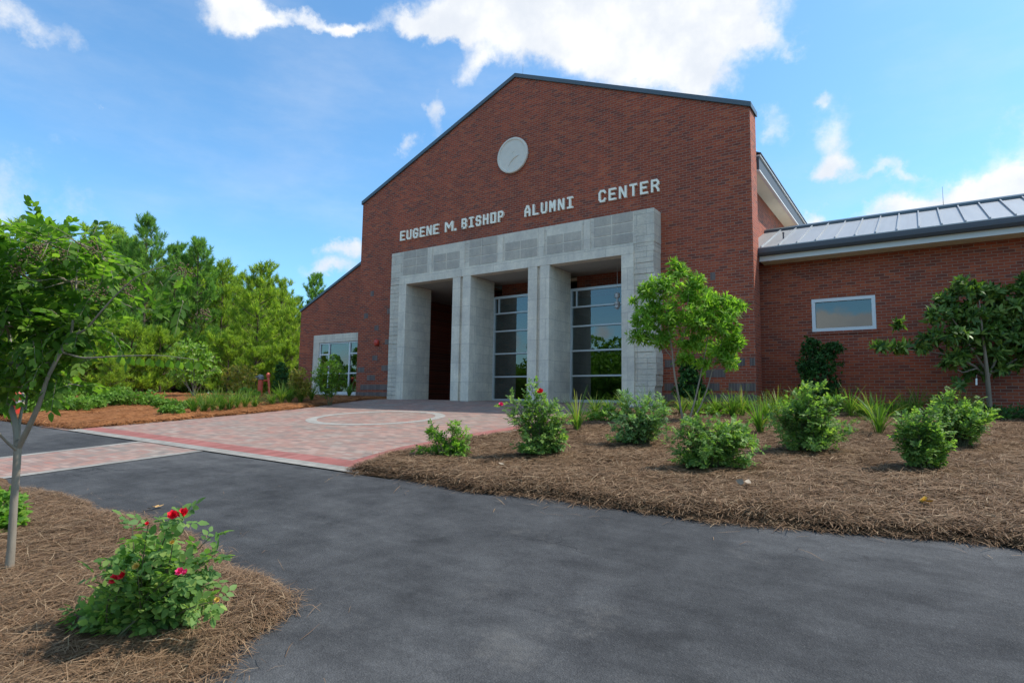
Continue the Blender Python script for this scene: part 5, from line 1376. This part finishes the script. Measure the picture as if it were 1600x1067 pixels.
CV = [(20, 648, 18), (60, 645, 18.5), (100, 644, 18), (135, 641, 18), (168, 638, 18.5), (200, 636, 19), (225, 634, 20), (45, 632, 21), (90, 630, 21), (128, 628, 21.5), (165, 627, 22), (-20, 650, 18), (-30, 634, 21)]
for px, py, dp in CV:
    b = base_at(px, py); d_ = depth_of(b)
    lob = [(px + rng.normal() * 8 + q, py - 13 + rng.normal() * 3, 20, 11) for q in (-22, -8, 8, 22)]
    blob_plant('ground_cover_shrub', 'low spreading green shrub in the belt under the near tree crown', 'shrub', b, lob, ('whorl', 6, .095, .045, 1.1), 260, M['leaf_cover'], 'ground cover shrubs of the left bed', stem_r=.008, shell=.3)
for px, py, lab in [(258, 640, 'round green shrub by the straw left of the lily row'), (284, 642, 'leafy shrub at the left end of the lily row'), (270, 650, 'small dark green shrub nearest the plaza edge')]:
    b = base_at(px, py); blob_plant('ground_cover_shrub', lab, 'shrub', b, [(px - 9, py - 10, 12, 9), (px + 8, py - 9, 12, 9)], ('whorl', 6, .085, .04, 1.1), 120, M['leaf_cover'], 'ground cover shrubs of the left bed', stem_r=.008)
for px, py, lab in [(238, 616, 'small orange flower head in front of the young pines'), (135, 617, 'small orange flower head seen under the near tree crown')]:
    b = far_base(px, py + 8, 23.0); t_ = empty('orange_flower', b, lab, 'flower'); mb = MB(); mb.tube([(0, 0, 0), (.02, 0, .2)], [.008, .006], 5); mb.build('stem', M['cane'], t_)
    flower(np.array([.02, 0, .2]), .09, M['orange_red'], t_)

# --- broad trees across the road, seen only in the glass
BMSH = []
for sd in (21, 22):
    rg = np.random.default_rng(sd); tr_ = Acc(); v, f = tube_np([(0, 0, 0), (.05, 0, 1.5), (0, .1, 3.2)], [.28, .2, .14], 10); tr_.add(v, [f]); cs = []
    for q in range(16):
        c_ = np.array([rg.normal() * 1.9, rg.normal() * 1.9, 4.3 + rg.normal() * 1.3]); cs.append(c_); v, f = tube_np(bent((0, 0, 2.4), c_, .05), np.linspace(.1, .03, 5), 6); tr_.add(v, [f])
    cs = np.array(cs); pk = rg.integers(0, 16, 1500); u = unit(rg.normal(size=(1500, 3))); C = cs[pk] + u * (1.0 + .35 * rg.random((1500, 1))); v, g = whorl(C, unit(u + np.array([0, 0, .4])), 6, .42, .22, 1.1, True)
    BMSH.append((np_mesh('trunk', np.concatenate(tr_.v), tr_.g), np_mesh('crown', v, g)))
    BMSH[-1][0].materials.append(M['bark_brown']); BMSH[-1][1].materials.append(M['leaf_far'])
for i_, (x, y, s_) in enumerate([(-27, -22, 1.0), (-33, -25, 1.25), (-40, -24, 1.1), (-48, -22, 1.2), (-22, -28, 1.1), (-57, -20, 1.2), (-66, -17, 1.1), (-15, -30, 1.2), (-75, -14, 1.2)]):
    root = empty('broadleaf_tree', (x, y, zg(x, y) - .1), 'round leafy tree across the road, reflected in the entrance glass', 'tree', 'trees across the road', i_ * 1.3)
    for nm, m_ in zip(('trunk', 'crown'), BMSH[i_ % 2]):
        o = bpy.data.objects.new(nm, m_); COL.objects.link(o); o.parent = root; o.scale = (s_, s_, s_)

# --- fallen leaves
def fallen(px, py, L, mat, label, n_=1):
    p = G(px, py, .03); p[2] = bed_z(p[0], p[1]) + .035 if in_poly(p[None, :2], bedR.poly)[0] else zg(p[0], p[1]) + .012
    ac = Acc()
    for k in range(n_):
        a = rng.random() * 6.28; D = np.array([[math.cos(a), math.sin(a), .12]]); D = unit(D); N = perp(D, np.array([0, 0, 1.0]) + .4 * rng.normal(size=3))
        v, g = leaves_np(np.array([[rng.normal() * L * .2 * (n_ > 1), rng.normal() * L * .2 * (n_ > 1), .005 + .004 * k]]), D, N, np.array([L]), np.array([L * .55]), -.12, .12); ac.add(v, g)
    o = ac.build('fallen_leaf', mat); o.location = tuple(p); tag(o, label, 'leaf')


fallen(1443, 804, .11, M['yellow_leaf'], 'curled yellow leaf lying on the straw in front of the nearest rose', 3)
fallen(1165, 777, .12, M['pale_leaf'], 'bleached dead leaf near the road edge of the right bed', 2)
fallen(950, 730, .10, M['dead_leaf'], 'tan dead leaf on the straw right of the upright rose')
fallen(788, 739, .08, M['pale_leaf'], 'pale scrap of leaf on the straw below the two-shoot rose')
fallen(243, 791, .07, M['dead_leaf'], 'brown lobed leaf lying on the asphalt behind the near rose', 4)
